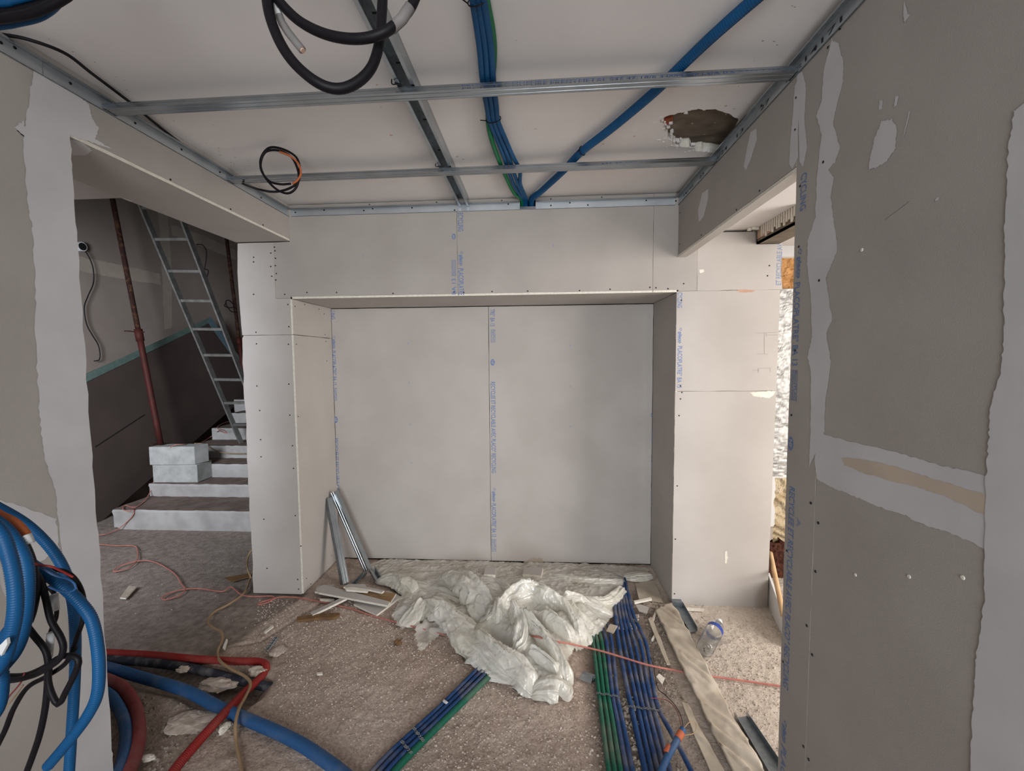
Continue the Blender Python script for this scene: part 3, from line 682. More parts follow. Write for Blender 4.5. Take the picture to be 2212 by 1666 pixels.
dots('screws', [at(u, v, X=XR) for u, v in ((1729, 402), (1726, 533), (1718, 757), (1710, 897), (1700, 1190), (1692, 1430), (1789, 102))], (-1, 0, 0), .0035, strip)
dots('screws', [at(u, v, X=XR) for u, v in ((1752, 1087), (1768, 1130), (1762, 1235), (1743, 1352), (1755, 1415), (1736, 1613), (1747, 1641), (1770, 606), (1779, 350))], (-1, 0, 0), .004, big)
dots('filled_screws', [at(u, v, X=XR) for u, v in ((1848, 1242), (1964, 1246), (2080, 1248), (1862, 540))], (-1, 0, 0), .004, big, M['gypsum'])
run_px([('CYCLING', 1731, 378, 1731, 456, 't'), ('placo', 1721, 540, 1720, 603, 'l'), (PP + ' BA 13', 1717, 612, 1708, 790, 't'), ('', 1711, 800, 1706, 864, 'b'), ('', 1704, 942, 1704, 972, 'n'),
        (RR, 1706, 1050, 1688, 1475, 't'), ('placo', 1690, 1548, 1688, 1596, 'l'), (PP + ' BA 13', 1688, 1606, 1680, 1860, 't')], 'X', XR, 'down', strip, h=.030)
run_px([('A', 1722, 1117, 1722, 1138, 'p')], 'X', XR, 'down', strip, h=.018)
mb = MB()
p, q = at(1912, 475, X=XR), at(1965, 435, X=XR); mb.bar(p, q, .001, .0012, (1, 0, 0)); mb.build('scratch', M['pencil'], big)
# broken hollow brick of the lintel, seen in the gap
X0, X1, YA, YZ = 1.275, 1.405, 2.20, 2.600
lb = empty('hollow_brick', (X0, YZ, 2.2))
mb = MB(); mb.box(X0, X1, YA, YZ, 2.195, 2.207); mb.box(X0, X0 + .010, YA, YZ, 2.195, 2.222); mb.box(X0 + .004, X0 + .012, YA, YZ, 2.2, 2.284); mb.box(X0, X1, YZ - .012, YZ, 2.195, 2.284); mb.build('brick_shell', M['mortar'], lb)
mb = MB(); mb.box(X0 - .001, X0 + .004, YZ - .16, YZ - .012, 2.222, 2.268); mb.build('terracotta_face', M['brick_pale'], lb)
mb = MB()
for i in range(16):
    y = YA + i * .022; mb.box(X0 - .006, X0 + .003, y, y + .012, 2.225 + .012 * math.sin(i * 2.3), 2.284)
for i in range(14):
    x = X0 - .07 + random.uniform(0, .1); y = YZ - .02 + random.uniform(-.02, .0); mb.box(x, x + .02, y, y + .012, 2.268, 2.284)
mb.build('plaster_ridge', M['gypsum'], lb)
tag(lb, 'broken hollow brick with ragged plaster under the bright lintel, right opening', 'brick')

# ------------------------------------------------------------------ rooms beyond
w2 = MB(); w2.box(1.2, 4.3, 3.9, 4.0, 0, 2.6); tag(w2.build('wall_far_right', M['white_paint']), kind='structure')
w2 = MB(); w2.box(4.2, 4.3, -2.3, 3.9, 0, 2.6); tag(w2.build('wall_outer_right', M['plaster']), kind='structure')
w2 = MB(); w2.box(1.2, 4.3, 1.9, 4.0, 2.6, 2.65); w2.box(.9, 4.3, -2.4, 1.9, 2.52, 2.6); tag(w2.build('ceiling_right_room', M['plaster']), kind='structure')
XS = -4.50
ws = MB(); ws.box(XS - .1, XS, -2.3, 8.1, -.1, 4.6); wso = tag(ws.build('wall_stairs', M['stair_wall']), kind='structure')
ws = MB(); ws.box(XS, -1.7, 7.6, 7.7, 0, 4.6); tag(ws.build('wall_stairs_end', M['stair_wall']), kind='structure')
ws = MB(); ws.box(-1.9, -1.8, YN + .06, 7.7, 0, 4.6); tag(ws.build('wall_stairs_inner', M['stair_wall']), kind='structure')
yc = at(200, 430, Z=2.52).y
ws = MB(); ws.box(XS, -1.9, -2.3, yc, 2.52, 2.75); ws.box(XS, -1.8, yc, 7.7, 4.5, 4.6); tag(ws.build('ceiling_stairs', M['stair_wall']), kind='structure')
ws = MB(); ws.box(XS, 4.3, -2.4, -2.3, 0, 2.7); tag(ws.build('wall_near', M['plaster']), kind='structure')
def bx(lst): return [(at(u, v, X=XS).y, at(u, v, X=XS).z) for u, v in lst]
patch(bx([(172, 555), (240, 568), (345, 592), (347, 615), (250, 600), (172, 585)]), 'X', XS, wso, 'stair_band', 'joint_band', sgn=1, jit=.006, th=.002)
patch(bx([(340, 452), (362, 462), (370, 560), (372, 708), (355, 712), (350, 600), (345, 500)]), 'X', XS, wso, 'stair_band', 'joint_band', sgn=1, jit=.006, th=.002)
patch(bx([(368, 485), (430, 505), (508, 540), (510, 562), (430, 530), (372, 508)]), 'X', XS, wso, 'stair_band', 'joint_band', sgn=1, jit=.006, th=.002)

# ------------------------------------------------------------------ stairs
st = empty('stairs', (-2.9, 3.627, 0)); tag(st, 'rough concrete staircase with dusty brown treads behind the left opening', 'stairs')
Ys = [3.627, 4.005, 4.25, 4.517, 4.87, 5.2, 5.52, 5.84, 6.16, 6.48, 6.8]
Zs = [.173, .305, .450, .592, .733, .875, 1.02, 1.165, 1.31, 1.455, 1.6]
for i, (y, z) in enumerate(zip(Ys, Zs)):
    xl = -3.96 if i < 6 else -4.15
    y2 = Ys[i + 1] if i + 1 < len(Ys) else 7.1
    n = 40; vs = []; fs = []
    for a in range(n + 1):                      # riser with a chipped nosing
        x = xl + (-1.92 - xl) * a / n
        vs += [(x + (.08 if i < 2 and a == 0 else 0), y, -.02 if i == 0 else Zs[i - 1] - .01), (x, y - .004 + random.uniform(-.004, .003), z - .02), (x, y + .004, z + random.uniform(-.006, .001))]
    for a in range(n):
        b = a * 3; fs += [(b, b + 3, b + 4, b + 1), (b + 1, b + 4, b + 5, b + 2)]
    mb = MB(); mb.add(vs, fs); mb.box(xl, -1.92, y + .006, y2 + .05, 0 if i == 0 else Zs[i - 1] - .05, z - .008); mb.build('riser', M['concrete'], st)
    vs = []; fs = []; m_ = 6
    for b in range(m_ + 1):
        for a in range(n + 1):
            vs.append((xl + (-1.92 - xl) * a / n, y + .004 + (y2 - y + .01) * b / m_, z - .002 + (.0 if b == 0 else random.uniform(0, .006))))
    for b in range(m_):
        for a in range(n): q = b * (n + 1) + a; fs.append((q, q + 1, q + n + 2, q + n + 1))
    MB().add(vs, fs).build('tread', M['tread_dust'], st, True)
# guard panel along the stairs
XP = -4.28
gp = empty('stair_side_panel', (XP, 4.5, 0)); tag(gp, 'large dark brown board sloping up beside the stairs, green edge tape', 'panel')
P_ = [(at(u, v, X=XP).y, at(u, v, X=XP).z) for u, v in ((190, 1150), (215, 1130), (340, 1022), (430, 945), (525, 862), (560, 830), (540, 850), (455, 690), (186, 810), (120, 840), (120, 1210))]
P_ = [P_[0], P_[1], P_[2], P_[3], P_[4], P_[5], P_[7], P_[8], P_[9], P_[10]]
vs, fs, mi = prism(P_, 'X', XP, -.03); mesh('panel', vs, fs, M['dark_board'], gp)
def strip_x(pts, X, th): vs, fs, mi = prism([(at(u, v, X=X).y, at(u, v, X=X).z) for u, v in pts], 'X', X, th); return vs, fs
vs, fs = strip_x([(120, 862), (186, 808), (455, 685), (452, 698), (189, 824), (120, 882)], XP + .002, .003)
mesh('edge_tape', vs, fs, M['green_trim'], gp)
vs, fs = strip_x([(455, 685), (565, 838), (557, 848), (448, 695)], XP + .006, .003)
mesh('edge_tape', vs, fs, M['blue_trim'], gp)
vs, fs = strip_x([(205, 965), (312, 895), (313, 897), (206, 967)], XP + .001, .001); mesh('joint_line', vs, fs, M['void'], gp)

# concrete blocks, props, ladder
def block(px, z0, lab):
    (u0, v0), (u1, v1), (u2, v2) = px       # front-left bottom, front-right bottom, back-right bottom
    a = at(u0, v0, Z=z0); b = at(u1, v1, Z=z0); c = at(u2, v2, Z=z0); d = a + (c - b); h = .185
    bm = bmesh.new(); vv = [bm.verts.new(p) for p in (a, b, c, d)]; f = bm.faces.new(vv); r = bmesh.ops.extrude_face_region(bm, geom=[f])
    for e in r['geom']:
        if isinstance(e, bmesh.types.BMVert): e.co.z += h
    bmesh.ops.recalc_face_normals(bm, faces=bm.faces)
    bmesh.ops.bevel(bm, geom=list(bm.edges), offset=.004, segments=1, affect='EDGES')
    me = bpy.data.meshes.new('concrete_block'); bm.to_mesh(me); bm.free(); me.materials.append(M['block'])
    o = bpy.data.objects.new('concrete_block', me); link(o); tag(o, lab, 'block', 'two concrete blocks under the steel prop'); return a, b, c, d
block(((331, 1043), (427, 1043), (459, 1030)), .311, 'lower pale concrete block standing on the second stair tread')
TZ = .311 + .187
bA = block(((323, 1005), (421, 1004), (452, 996)), TZ, 'upper pale concrete block carrying the foot of the rusty prop')
pb = at(347, 960, Z=TZ + .187); 
def prop(name, base, top, lab, zc, pin, r=.024):
    g = empty(name, tuple(base)); tag(g, lab, 'prop', 'rusty red adjustable props at the stairs')
    base = Vector(base); top = Vector(top); d = top - base; c = base + d * zc
    MB().box(base.x - .06, base.x + .06, base.y - .05, base.y + .05, base.z, base.z + .006).build('base_plate', M['rust'], g)
    tube('outer_tube', [base + d * .002, c], r * 1.12, M['red_paint'], g, seg=14, step=.2)
    tube('inner_tube', [c, top], r * .93, M['rust'], g, seg=14, step=.2)
    tube('collar', [c - d * .035, c + d * .012], r * 1.45, M['red_paint'], g, seg=14, step=.05)
    tube('adjusting_pin', [c + Vector((-.13, -.02, .012)) * pin, c + Vector((-.09, -.02, .012)) * pin, c + Vector((0, -.0, 0)), c + Vector((.06, .0, .0))], .006, M['rust'], g, step=.01)
    MB().box(top.x - .06, top.x + .06, top.y - .05, top.y + .05, top.z, top.z + .006).build('head_plate', M['rust'], g)
prop('steel_prop', pb, at(240, 415, Y=pb.y - .05), 'rusty red steel prop leaning from the two concrete blocks', .455, 1)
p2 = at(525, 893, Y=5.52); prop('steel_prop', (p2.x, 5.6, 1.026), at(489, 512, Y=5.6), 'second red steel prop, beside the plasterboard pier behind ladder', .37, .8)
# wire twisted round the second prop
c = at(505, 660, Y=5.5); tube('wire_twist', [c + Vector(q) for q in ((-.10, 0, .04), (-.13, 0, .0), (-.06, -.02, -.03), (.03, -.03, -.02), (-.02, -.03, .05), (-.09, 0, .07), (-.11, 0, .03), (-.05, 0, -.07), (.03, -.02, -.09))], .006, M['cable_black'], [q for q in bpy.data.objects if q.get('label', '').startswith('second red steel')][0], step=.01)
bpy.data.objects['wire_twist']['label'] = 'black wire twisted round the prop'
# ladder: leaning, top towards the viewer
ld = empty('ladder', tuple(at(535, 990, Y=4.7))); tag(ld, 'aluminium ladder leaning over the stairs between the two props', 'ladder')
def lp(u, v): # depth varies with height along the leaning plane
    k = (v - 517) / (990 - 517); Y = 4.1 + .6 * k
    return at(u, v, Y=Y)
rails = []
LR = [(303, 440), (340, 530), (370, 605), (397, 670), (423, 730), (447, 787), (471, 842), (490, 888), (512, 935), (533, 985)]
RRp = [(389, 462), (415, 533), (439, 600), (463, 665), (486, 725), (508, 778), (528, 832), (548, 880), (566, 925), (585, 975)]
up_ = (lp(*LR[0]) - lp(*LR[-1])).normalized(); L0, L1 = lp(*LR[0]), lp(*LR[-1]); R0, R1 = lp(*RRp[0]), lp(*RRp[-1])
L0 += (L0 - L1) * .04; R0 += (R0 - R1) * .05
nrm = (R0 - L0).cross(up_).normalized()
MB().bar(L0, L1, .018, .058, nrm).build('rail', M['aluminium'], ld)
MB().bar(R0, R1, .018, .058, nrm).build('rail', M['aluminium'], ld)
def on(a, b, v):
    best = None
    for k in range(401):
        p = a.lerp(b, k / 400); q = p - CAMP; w = q.dot(FWD); vv = 833 + F_PX * q.dot(DOWN) / w
        if best is None or abs(vv - v) < best[0]: best = (abs(vv - v), p)
    return best[1]
for v in (449, 517, 586, 650, 711, 767, 820, 870, 917, 960):
    a, b = on(L0, L1, v), on(R0, R1, v); MB().bar(a, b, .026, .026, nrm).build('rung', M['aluminium'], ld)
# black cable loop hanging by the ladder + little connector
p = at(438, 575, X=XS + .06)
tube('cable_tail', [at(u, v, Y=4.45) for u, v in ((425, 528), (438, 530), (446, 545), (443, 575), (436, 590), (430, 583), (442, 582), (450, 585), (446, 600), (438, 605))], .005, M['cable_black'], step=.01)
tag(bpy.data.objects['cable_tail'], 'small black cable loop tied to the ladder rail', 'cable')
mb = MB(); q = at(173, 533, X=XS + .02); mb.cyl(q - Vector((.02, 0, 0)), q + Vector((.025, 0, 0)), .045, 18)
jo = mb.build('junction_box', M['white_paint']); tag(jo, 'round white flush box on the dim wall beyond left opening', 'junction box')
MB().cyl(q + Vector((.024, 0, 0)), q + Vector((.028, 0, 0)), .036, 18).build('box_opening', M['void'], jo)
tube('hanging_cable', [at(u, v, X=XS + .04) for u, v in ((172, 533), (186, 545), (200, 575), (202, 610), (190, 640), (182, 665), (187, 700), (200, 725), (212, 745), (216, 765), (214, 778), (203, 780))], .0048, M['cable_black'])
tag(bpy.data.objects['hanging_cable'], 'thin dark cable hanging from the white wall box', 'cable')

# ------------------------------------------------------------------ ceiling metalwork
def u_track(name, a, b, z0, z1, out, lab, print_txt=None, seg=None, w=.022, holes=()):
    """wall channel from a to b (x, y); out = direction into the room"""
    g = empty(name, ((a[0] + b[0]) / 2, (a[1] + b[1]) / 2, z0)); tag(g, lab, 'track', 'galvanised wall tracks under the ceiling')
    t = .0012; ox, oy = out
    def pr(d0, d1, zz0, zz1):
        mb = MB(); A = Vector((a[0], a[1])); B = Vector((b[0], b[1])); o = Vector(out)
        p = [A + o * d0, B + o * d0, B + o * d1, A + o * d1]
        mb.hexa([(q.x, q.y, zz0) for q in p] + [(q.x, q.y, zz1) for q in p]); return mb
    pr(.0005, .0005 + t, z0, z1).build('web', M['zinc_lit'], g)  # web paler than the flanges: its light is in the colour
    pr(0.0005, .006, z0 - t, z0).build('lower_flange', M['zinc_dull_shaded'], g)
    pr(0.0005, w, z1, z1 + t).build('upper_flange', M['zinc_dull_shaded'], g)  # both flanges darker: shade of their undersides painted in
    pr(w - t, w, z1 - .006, z1).build('lip', M['zinc'], g)
    if holes: dots('screws', [tuple(h) for h in holes], (out[0], out[1], 0), .0042, g)
    return g
zt0, zt1 = 2.437, 2.479
def hx(l, X): return [at(u, v, X=X) for u, v in l]
yl = at(90, 130, X=XL).y
u_track('wall_track', (XL, -2.2), (XL, yl - .001), zt0, zt1, (1, 0), 'galvanised track on left wall, short nearer length with dark bundle above', holes=hx([(2, 92), (32, 103)], XL + .002))
u_track('wall_track', (XL, yl + .001), (XL, YB - .001), zt0, zt1, (1, 0), 'galvanised track along the top of left beam', holes=hx([(152, 180), (249, 241), (292, 266), (392, 323), (496, 389), (564, 427), (475, 372)], XL + .002))
yr = at(1635, 215, X=XR).y
u_track('wall_track', (XR, -2.2), (XR, yr - .001), zt0, zt1, (-1, 0), 'galvanised track on right wall, nearer length with black numbers', holes=hx([(1704, 167), (1814, 60)], XR - .002))
gR = u_track('wall_track', (XR, yr + .001), (XR, YB - .001), zt0, zt1, (-1, 0), 'galvanised track on right wall beside the hole in the ceiling', holes=hx([(1545, 346), (1645, 228)], XR - .002))
u_track('wall_track', (XL + .02, YB), (n0, YB), zt0, zt1, (0, -1), 'galvanised track on back wall, long length left of cables', holes=[at(u, v, Y=YB - .002) for u, v in ((638, 459), (700, 454), (786, 455), (805, 451), (890, 449), (1098, 441), (982, 454))])
u_track('wall_track', (n1, YB), (XR - .02, YB), zt0, zt1, (0, -1), 'galvanised track on back wall, short length right of cables', holes=[at(u, v, Y=YB - .002) for u, v in ((1190, 444), (1231, 438), (1270, 443), (1396, 433), (1460, 434))])
mb = MB(); mb.box(n0, n1, YB - .016, YB - .015, zt0, zt0 + .012); mb.box(n0, n1, YB - .016, YB, zt0 - .001, zt0)
nb = mb.build('track_clip', M['zinc']); tag(nb, 'small bent metal tab joining back tracks below the cable notch', 'clip')
dots('strip_screws', [at(u, v, Y=YB) for u, v in ((798, 442), (943, 437), (1084, 433), (1190, 430), (1300, 426))], (0, -1, 0), .0035, h2)
# numbers printed on the right-hand tracks (on the web, read from below)
def print_track(s, y0, y1, par):
    V0 = XR - .0022; L = abs(y1 - y0); n = len(s); k = 0
    for w in s.split(' '):
        if w: text(w, 'X', y0 - L * k / n, zt0 + .012, L * len(w) / n, .015, 'right', V0, M['ink_black'], par, fat=.01)
        k += len(w) + 1
print_track('14195   23   195/24   13', 2.52, 1.82, gR)
print_track('27   SE:14171   24', yr - .03, 1.10, [o for o in bpy.data.objects if o.get('label', '').startswith('galvanised track on right wall, nearer')][0])

def furring(name, a, b, zb, lab, txt=None, w=.047, h=.018, open_up=True):
    """C-shaped ceiling channel from a to b; flat ribbed face below, lips turned in above"""
    g = empty(name, ((a[0] + b[0]) / 2, (a[1] + b[1]) / 2, zb)); tag(g, lab, 'furring')
    a = Vector((a[0], a[1], zb)); b = Vector((b[0], b[1], zb)); d = (b - a).normalized(); s = Vector((-d.y, d.x, 0))  # s: left of d
    def seg(pts, nm, m):
        vs = []; fs = []
        for e in (a, b):
            for (x, z) in pts: vs.append(e + s * x + Vector((0, 0, z)))
        n = len(pts)
        for i in range(n - 1): fs.append((i, i + 1, i + 1 + n, i + n))
        o = mesh(nm, vs, fs, M[m], g)
        md = o.modifiers.new('solid', 'SOLIDIFY'); md.thickness = .0008; return o
    hw = w / 2
    seg([(-hw, 0), (-hw * .55, 0), (-hw * .5, .0018), (-hw * .4, .0018), (-hw * .35, 0), (hw * .35, 0), (hw * .4, .0018), (hw * .5, .0018), (hw * .55, 0), (hw, 0)], 'face', 'zinc')
    seg([(-hw, 0), (-hw, h * .45), (-hw + .0014, h * .5), (-hw + .0014, h * .62), (-hw, h * .68), (-hw, h), (-hw + .006, h)], 'side', 'zinc')
    seg([(hw, 0), (hw, h), (hw - .006, h)], 'side', 'zinc')
    return g, a, b, s, d, hw
# two cross channels (near side faces the camera)
f1a = at(234, 248, Z=zt0 + .004); f1b = at(1712, 182, Z=zt0 + .004)
g1, *_ = furring('ceiling_channel', (XL + .004, 1.500), (XR - .004, 1.478), zt0 + .003, 'nearer galvanised ceiling channel crossing from left to right wall', w=.047)
g2, *_ = furring('ceiling_channel', (XL + .004, 2.105), (XR - .004, 2.085), zt0 + .003, 'farther galvanised ceiling channel crossing nearer the back wall', w=.047)
text("PROFIL LE COUPURE PREGYMETAL S47 47-18/6 3.00M NF LSIA 0.6 GM4 14024", 'Y', -.25, zt0 + .008, 1.04, .0058, 'right', 1.4555, M['ink_dark'], g1, fat=.0)
text("S47 47-18/6 NF LSIA", 'Y', .3, zt0 + .008, .30, .0058, 'right', 2.0645, M['ink_dark'], g2, fat=.0)
# long open channel fixed to the ceiling
lg = empty('ceiling_runner', (-.44, 1.8, 2.48)); tag(lg, 'long open galvanised runner fixed to ceiling, running away from camera', 'furring')
xa, xb = -.472, -.412
MB().box(xa, xa + .0012, -1.5, YB - .012, 2.463, ZC - .002).build('side', M['zinc'], lg)
MB().box(xb - .0012, xb, -1.5, YB - .012, 2.463, ZC - .002).build('side', M['zinc'], lg)
MB().box(xa, xb, -1.5, YB - .012, ZC - .003, ZC - .001).build('web', M['zinc_dull_shaded'], lg)  # shade inside the open runner put into the colour
mb = MB(); mb.box(xa, xa + .012, -1.5, YB - .012, 2.462, 2.463); mb.box(xb - .012, xb, -1.5, YB - .012, 2.462, 2.463); mb.box(xa + .012, xa + .0132, -1.5, YB - .012, 2.463, 2.47); mb.build('lip', M['zinc'], lg)
mb = MB()
for y in (1.22, 1.30, 1.42, 1.62, 1.75, 2.0): mb.box(xa + .012, xb - .014, y, y + .006, ZC - .0045, ZC - .003)
mb.build('slots', M['void'], lg)['kind'] = 'stuff'
for (y, lab) in ((1.45, 'black tie holding runner to the nearer ceiling channel'), (2.055, 'black tie holding runner to the farther ceiling channel')):
    o = tube('cable_tie', [(xa - .006, y - .02, 2.462), (xa - .010, y - .005, 2.456), (xa + .01, y - .01, 2.452), (xa + .02, y, 2.455), (xa + .006, y - .024, 2.448)], .002, M['cable_black'], step=.004); tag(o, lab, 'cable tie')

# ------------------------------------------------------------------ conduits under the ceiling
def ceil_pts(px, z, tail=True):
    P = [at(u, v, Z=zz if zz else z) for u, v, *r in px for zz in [r[0] if r else None]]
    return P
nm = lambda s, o: tag(o, *s)
zc_ = 2.478
def drop(u): x = at(u, 441, Y=YB + .03).x; return [Vector((x, YB - .02, 2.49)), Vector((x, YB + .035, 2.455)), Vector((x, YB + .042, 2.38))]
GC = 'electrical conduits running under the ceiling'
c = tube('electrical_conduit', ceil_pts([(1013, -60), (1023, 10), (1036, 100), (1043, 177), (1052, 230), (1058, 262), (1074, 303), (1089, 340), (1106, 390), (1117, 412)], zc_) + drop(1131), .010, M['conduit_blue'], ribs=.006)
tag(c, 'blue ceiling conduit, leftmost of the three tied with the green one', 'conduit', GC)
c = tube('electrical_conduit', ceil_pts([(1024, -60), (1034, 10), (1048, 100), (1054, 177), (1062, 230), (1067, 262), (1083, 303), (1099, 340), (1114, 385), (1123, 408)], zc_) + drop(1134), .010, M['conduit_blue'], ribs=.006)
tag(c, 'blue ceiling conduit, middle one of the three tied together', 'conduit', GC)
c = tube('electrical_conduit', ceil_pts([(1035, -60), (1046, 10), (1060, 100), (1066, 177), (1072, 230), (1076, 262), (1093, 303), (1109, 340), (1123, 368), (1124, 398)], zc_) + drop(1137), .010, M['conduit_blue'], ribs=.006)
tag(c, 'blue ceiling conduit, rightmost of the three tied together', 'conduit', GC)
c = tube('electrical_conduit', ceil_pts([(1040, -60, 2.49), (1053, 10, 2.494), (1064, 70, 2.497), (1067, 120, 2.50), (1062, 190, 2.50), (1054, 250, 2.498), (1060, 295), (1076, 342), (1095, 387), (1111, 418)], zc_) + drop(1127), .010, M['conduit_green'], ribs=.006)
tag(c, 'green conduit under the ceiling beside the three blue ones', 'conduit', GC)
c = tube('electrical_conduit', ceil_pts([(1700, -60), (1628, 0), (1533, 84), (1456, 158), (1412, 200), (1360, 245), (1310, 286), (1256, 328), (1218, 368), (1188, 396), (1166, 416)], 2.486) + drop(1149), .0175, M['conduit_blue'], ribs=.008, seg=12)
tag(c, 'thick blue corrugated conduit crossing the ceiling diagonally to right', 'conduit', GC)
def ring_tie(cen, axis, rx, lab, tail=(-.02, -.01, 0), r=.0018):
    axis = Vector(axis).normalized(); s = axis.cross(Vector((0, 0, 1))).normalized(); u = s.cross(axis)
    P = [cen + s * (rx[0] * math.cos(t)) + u * (rx[1] * math.sin(t)) for t in np.linspace(0, 2 * math.pi, 14)]
    P += [P[-1] + Vector(tail)]
    o = tube('cable_tie', P, r, M['cable_black'], step=.004, seg=6); tag(o, lab, 'cable tie'); return o
ring_tie(at(1066, 258, Z=zc_), (.25, 1, 0), (-.031, .0125), 'black cable tie round the three blue ceiling conduits', (-.02, -.02, -.008))
ring_tie(at(1258, 326, Z=2.486), (-1, 1, 0), (-.021, .0195), 'black cable tie round the thick blue ceiling conduit', (-.008, .025, .0))
o = ring_tie(at(1030, 2, Z=zc_), (.25, 1, 0), (-.026, .0125), 'black cable tie at top edge round ceiling conduits', (-.012, -.014, 0))
# black wire along the left track, ending in the small coil
P = [at(u, v, Z=2.492) for u, v in ((-60, 62), (0, 74), (60, 85), (140, 115), (200, 160), (282, 222), (330, 262), (385, 305), (450, 352), (510, 390))]
P += [at(u, v, Y=1.90) for u, v in ((555, 408), (600, 414), (640, 398), (648, 370), (640, 340), (610, 322), (580, 320), (563, 345), (568, 375), (592, 405), (620, 418), (640, 405), (645, 375), (630, 340), (600, 325), (572, 330), (563, 362), (580, 390), (605, 398), (628, 397))]
o = tube('thin_cable', P, .005, M['cable_black'], step=.01); tag(o, 'thin black cable along left track ending in a small coil', 'cable')
o = tube('thin_cable', [at(u, v, Y=1.89) for u, v in ((604, 328), (628, 338), (645, 355), (650, 375), (642, 390), (632, 397))], .0045, M['cable_orange'], step=.01); tag(o, 'short orange wire on the small coil under ceiling', 'cable')
# heavy black cable looping down at the top of the picture
kz = lambda u, v, d=.78: at(u, v, Y=d)
o = tube('power_cable', [kz(u, v, d) for u, v, d in ((560, -260, .9), (572, -120, .82), (577, 0, .78), (595, 70, .77), (630, 130, .76), (680, 175, .76), (725, 192, .77), (765, 182, .78), (800, 150, .79), (818, 100, .80), (824, 40, .81), (826, -40, .82), (815, -150, .86), (790, -300, .95))], .0092, M['cable_black'], seg=12, step=.008)
tag(o, 'heavy black cable, the deeper loop hanging at the top', 'cable', 'heavy black cable loops')
o = tube('power_cable', [kz(u, v, d) for u, v, d in ((560, -120, .84), (585, -30, .80), (605, 5, .79), (650, 48, .78), (710, 76, .775), (775, 84, .77), (830, 70, .77), (870, 38, .78), (895, 0, .79), (910, -60, .8), (905, -170, .86), (880, -300, .95))], .0088, M['cable_black'], seg=12, step=.008)
tag(o, 'heavy black cable, the shallower loop passing in front', 'cable', 'heavy black cable loops')
ge = empty('stripped_cable_end', tuple(kz(600, 20))); tag(ge, 'grey cut cable end with white tape inside the black loops', 'cable')
tube('sheath', [kz(u, v, .80) for u, v in ((575, -150), (584, -50), (598, 20), (612, 55), (632, 82), (653, 108))], .0072, M['cable_grey'], ge, seg=12)
tube('tape_wrap', [kz(u, v, .80) for u, v in ((586, -10), (592, 12), (602, 36))], .0085, M['tape_white'], ge, seg=12)
mb = MB(); mb.cyl(kz(652, 107, .80), kz(655, 110, .80), .0045, 10); mb.build('copper_core', M['brick_pale'], ge)
o = tube('cable_tape', [kz(u, v, .775) for u, v in ((846, 62), (868, 42), (886, 14))], .0094, M['cable_grey'], seg=12); tag(o, 'grey tape wrapped on the shallower black cable loop', 'tape')
# dark bundle in the top left corner
bs = [((-120, 46), (-40, 44), (20, 38), (70, 28), (110, 12), (150, -12), (200, -60), 'cable_black', .0095, 'black cable of the top left corner bundle, lowest right'),
      ((-120, 20), (0, 26), (40, 24), (90, 12), (130, -6), (170, -30), (230, -80), 'cable_black', .010, 'black cable of the top left corner bundle, upper'),
      ((-120, 66), (0, 55), (40, 48), (75, 40), (100, 28), (125, 6), (165, -50), 'conduit_blue', .0085, 'blue conduit sagging lowest in the top left bundle'),
      ((-120, 10), (0, 8), (30, 2), (60, -6), (90, -14), (130, -28), (200, -80), 'conduit_blue', .008, 'blue conduit at the top of the top left bundle'),
      ((-120, 36), (0, 38), (40, 32), (80, 22), (120, 6), (150, -12), (210, -70), 'conduit_black', .008, 'dusty grey black cable in the middle of top left bundle')]
for k_, b in enumerate(bs):
    pts = b[:7]; o = tube('ceiling_cable', [at(u, v, Y=.92 + .012 * (k_ % 3)) for u, v in pts], b[8], M[b[7]], seg=10, ribs=.005 if 'blue' in b[7] else 0); tag(o, b[9], 'cable', 'bundle in the top left corner')
mb = MB(); q = [at(u, v, Y=.97) for u, v in ((4, 3), (42, -6), (40, 10), (8, 25))]; mb.hexa([tuple(p) for p in q] + [(p.x, p.y + .01, p.z) for p in q]); o = mb.build('cable_label', M['tape_white']); tag(o, 'pale label tag behind the top left cable bundle', 'label')

# ------------------------------------------------------------------ bundle hanging at the lower left
def hb(px, d, *k): return [at(u, v, Y=(dd[0] if dd else d)) for u, v, *dd in px]
GB = 'conduits and wires of the bundle hanging at lower left'
def hang(name, px, d, r, m, lab, ribs=.0042, seg=12, cat='conduit'):
    o = tube(name, hb(px, d), r, M[m], ribs=ribs, seg=seg, step=.008); tag(o, lab, cat, GB); return o
hang('electrical_conduit', [(-140, 1060), (-60, 1070), (0, 1098), (60, 1135), (110, 1185), (140, 1235), (155, 1290), (162, 1350), (163, 1420), (160, 1500), (155, 1580), (148, 1690), (140, 1800)], .80, .0095, 'conduit_blue', 'blue conduit of the lower left bundle, outer arch falling straight down')
hang('electrical_conduit', [(-140, 1120), (-60, 1120), (0, 1150), (40, 1190), (65, 1218), (100, 1240), (140, 1270), (175, 1305), (200, 1345), (213, 1420), (211, 1495), (190, 1545), (150, 1600), (104, 1655)], .72, .0100, 'conduit_blue', 'blue conduit of the lower left bundle, rightmost loop with cut end')
hang('electrical_conduit', [(-140, 1090), (-60, 1100), (0, 1135), (35, 1175), (55, 1220), (58, 1280), (52, 1340), (40, 1390), (15, 1430), (-30, 1470), (-100, 1500)], .66, .0108, 'conduit_blue', 'blue conduit of the lower left bundle, thick middle one curving back left')
hang('electrical_conduit', [(-120, 1110), (-40, 1120), (0, 1150), (20, 1200), (32, 1260), (33, 1320), (22, 1380), (5, 1430), (-40, 1490)], .60, .0098, 'conduit_blue', 'blue conduit of the lower left bundle, one nearest the camera')
hang('electrical_conduit', [(-100, 1420), (-20, 1400), (20, 1360), (45, 1320), (62, 1270), (70, 1220)], .70, .0095, 'conduit_blue', 'blue conduit of the lower left bundle, short dark rear one')
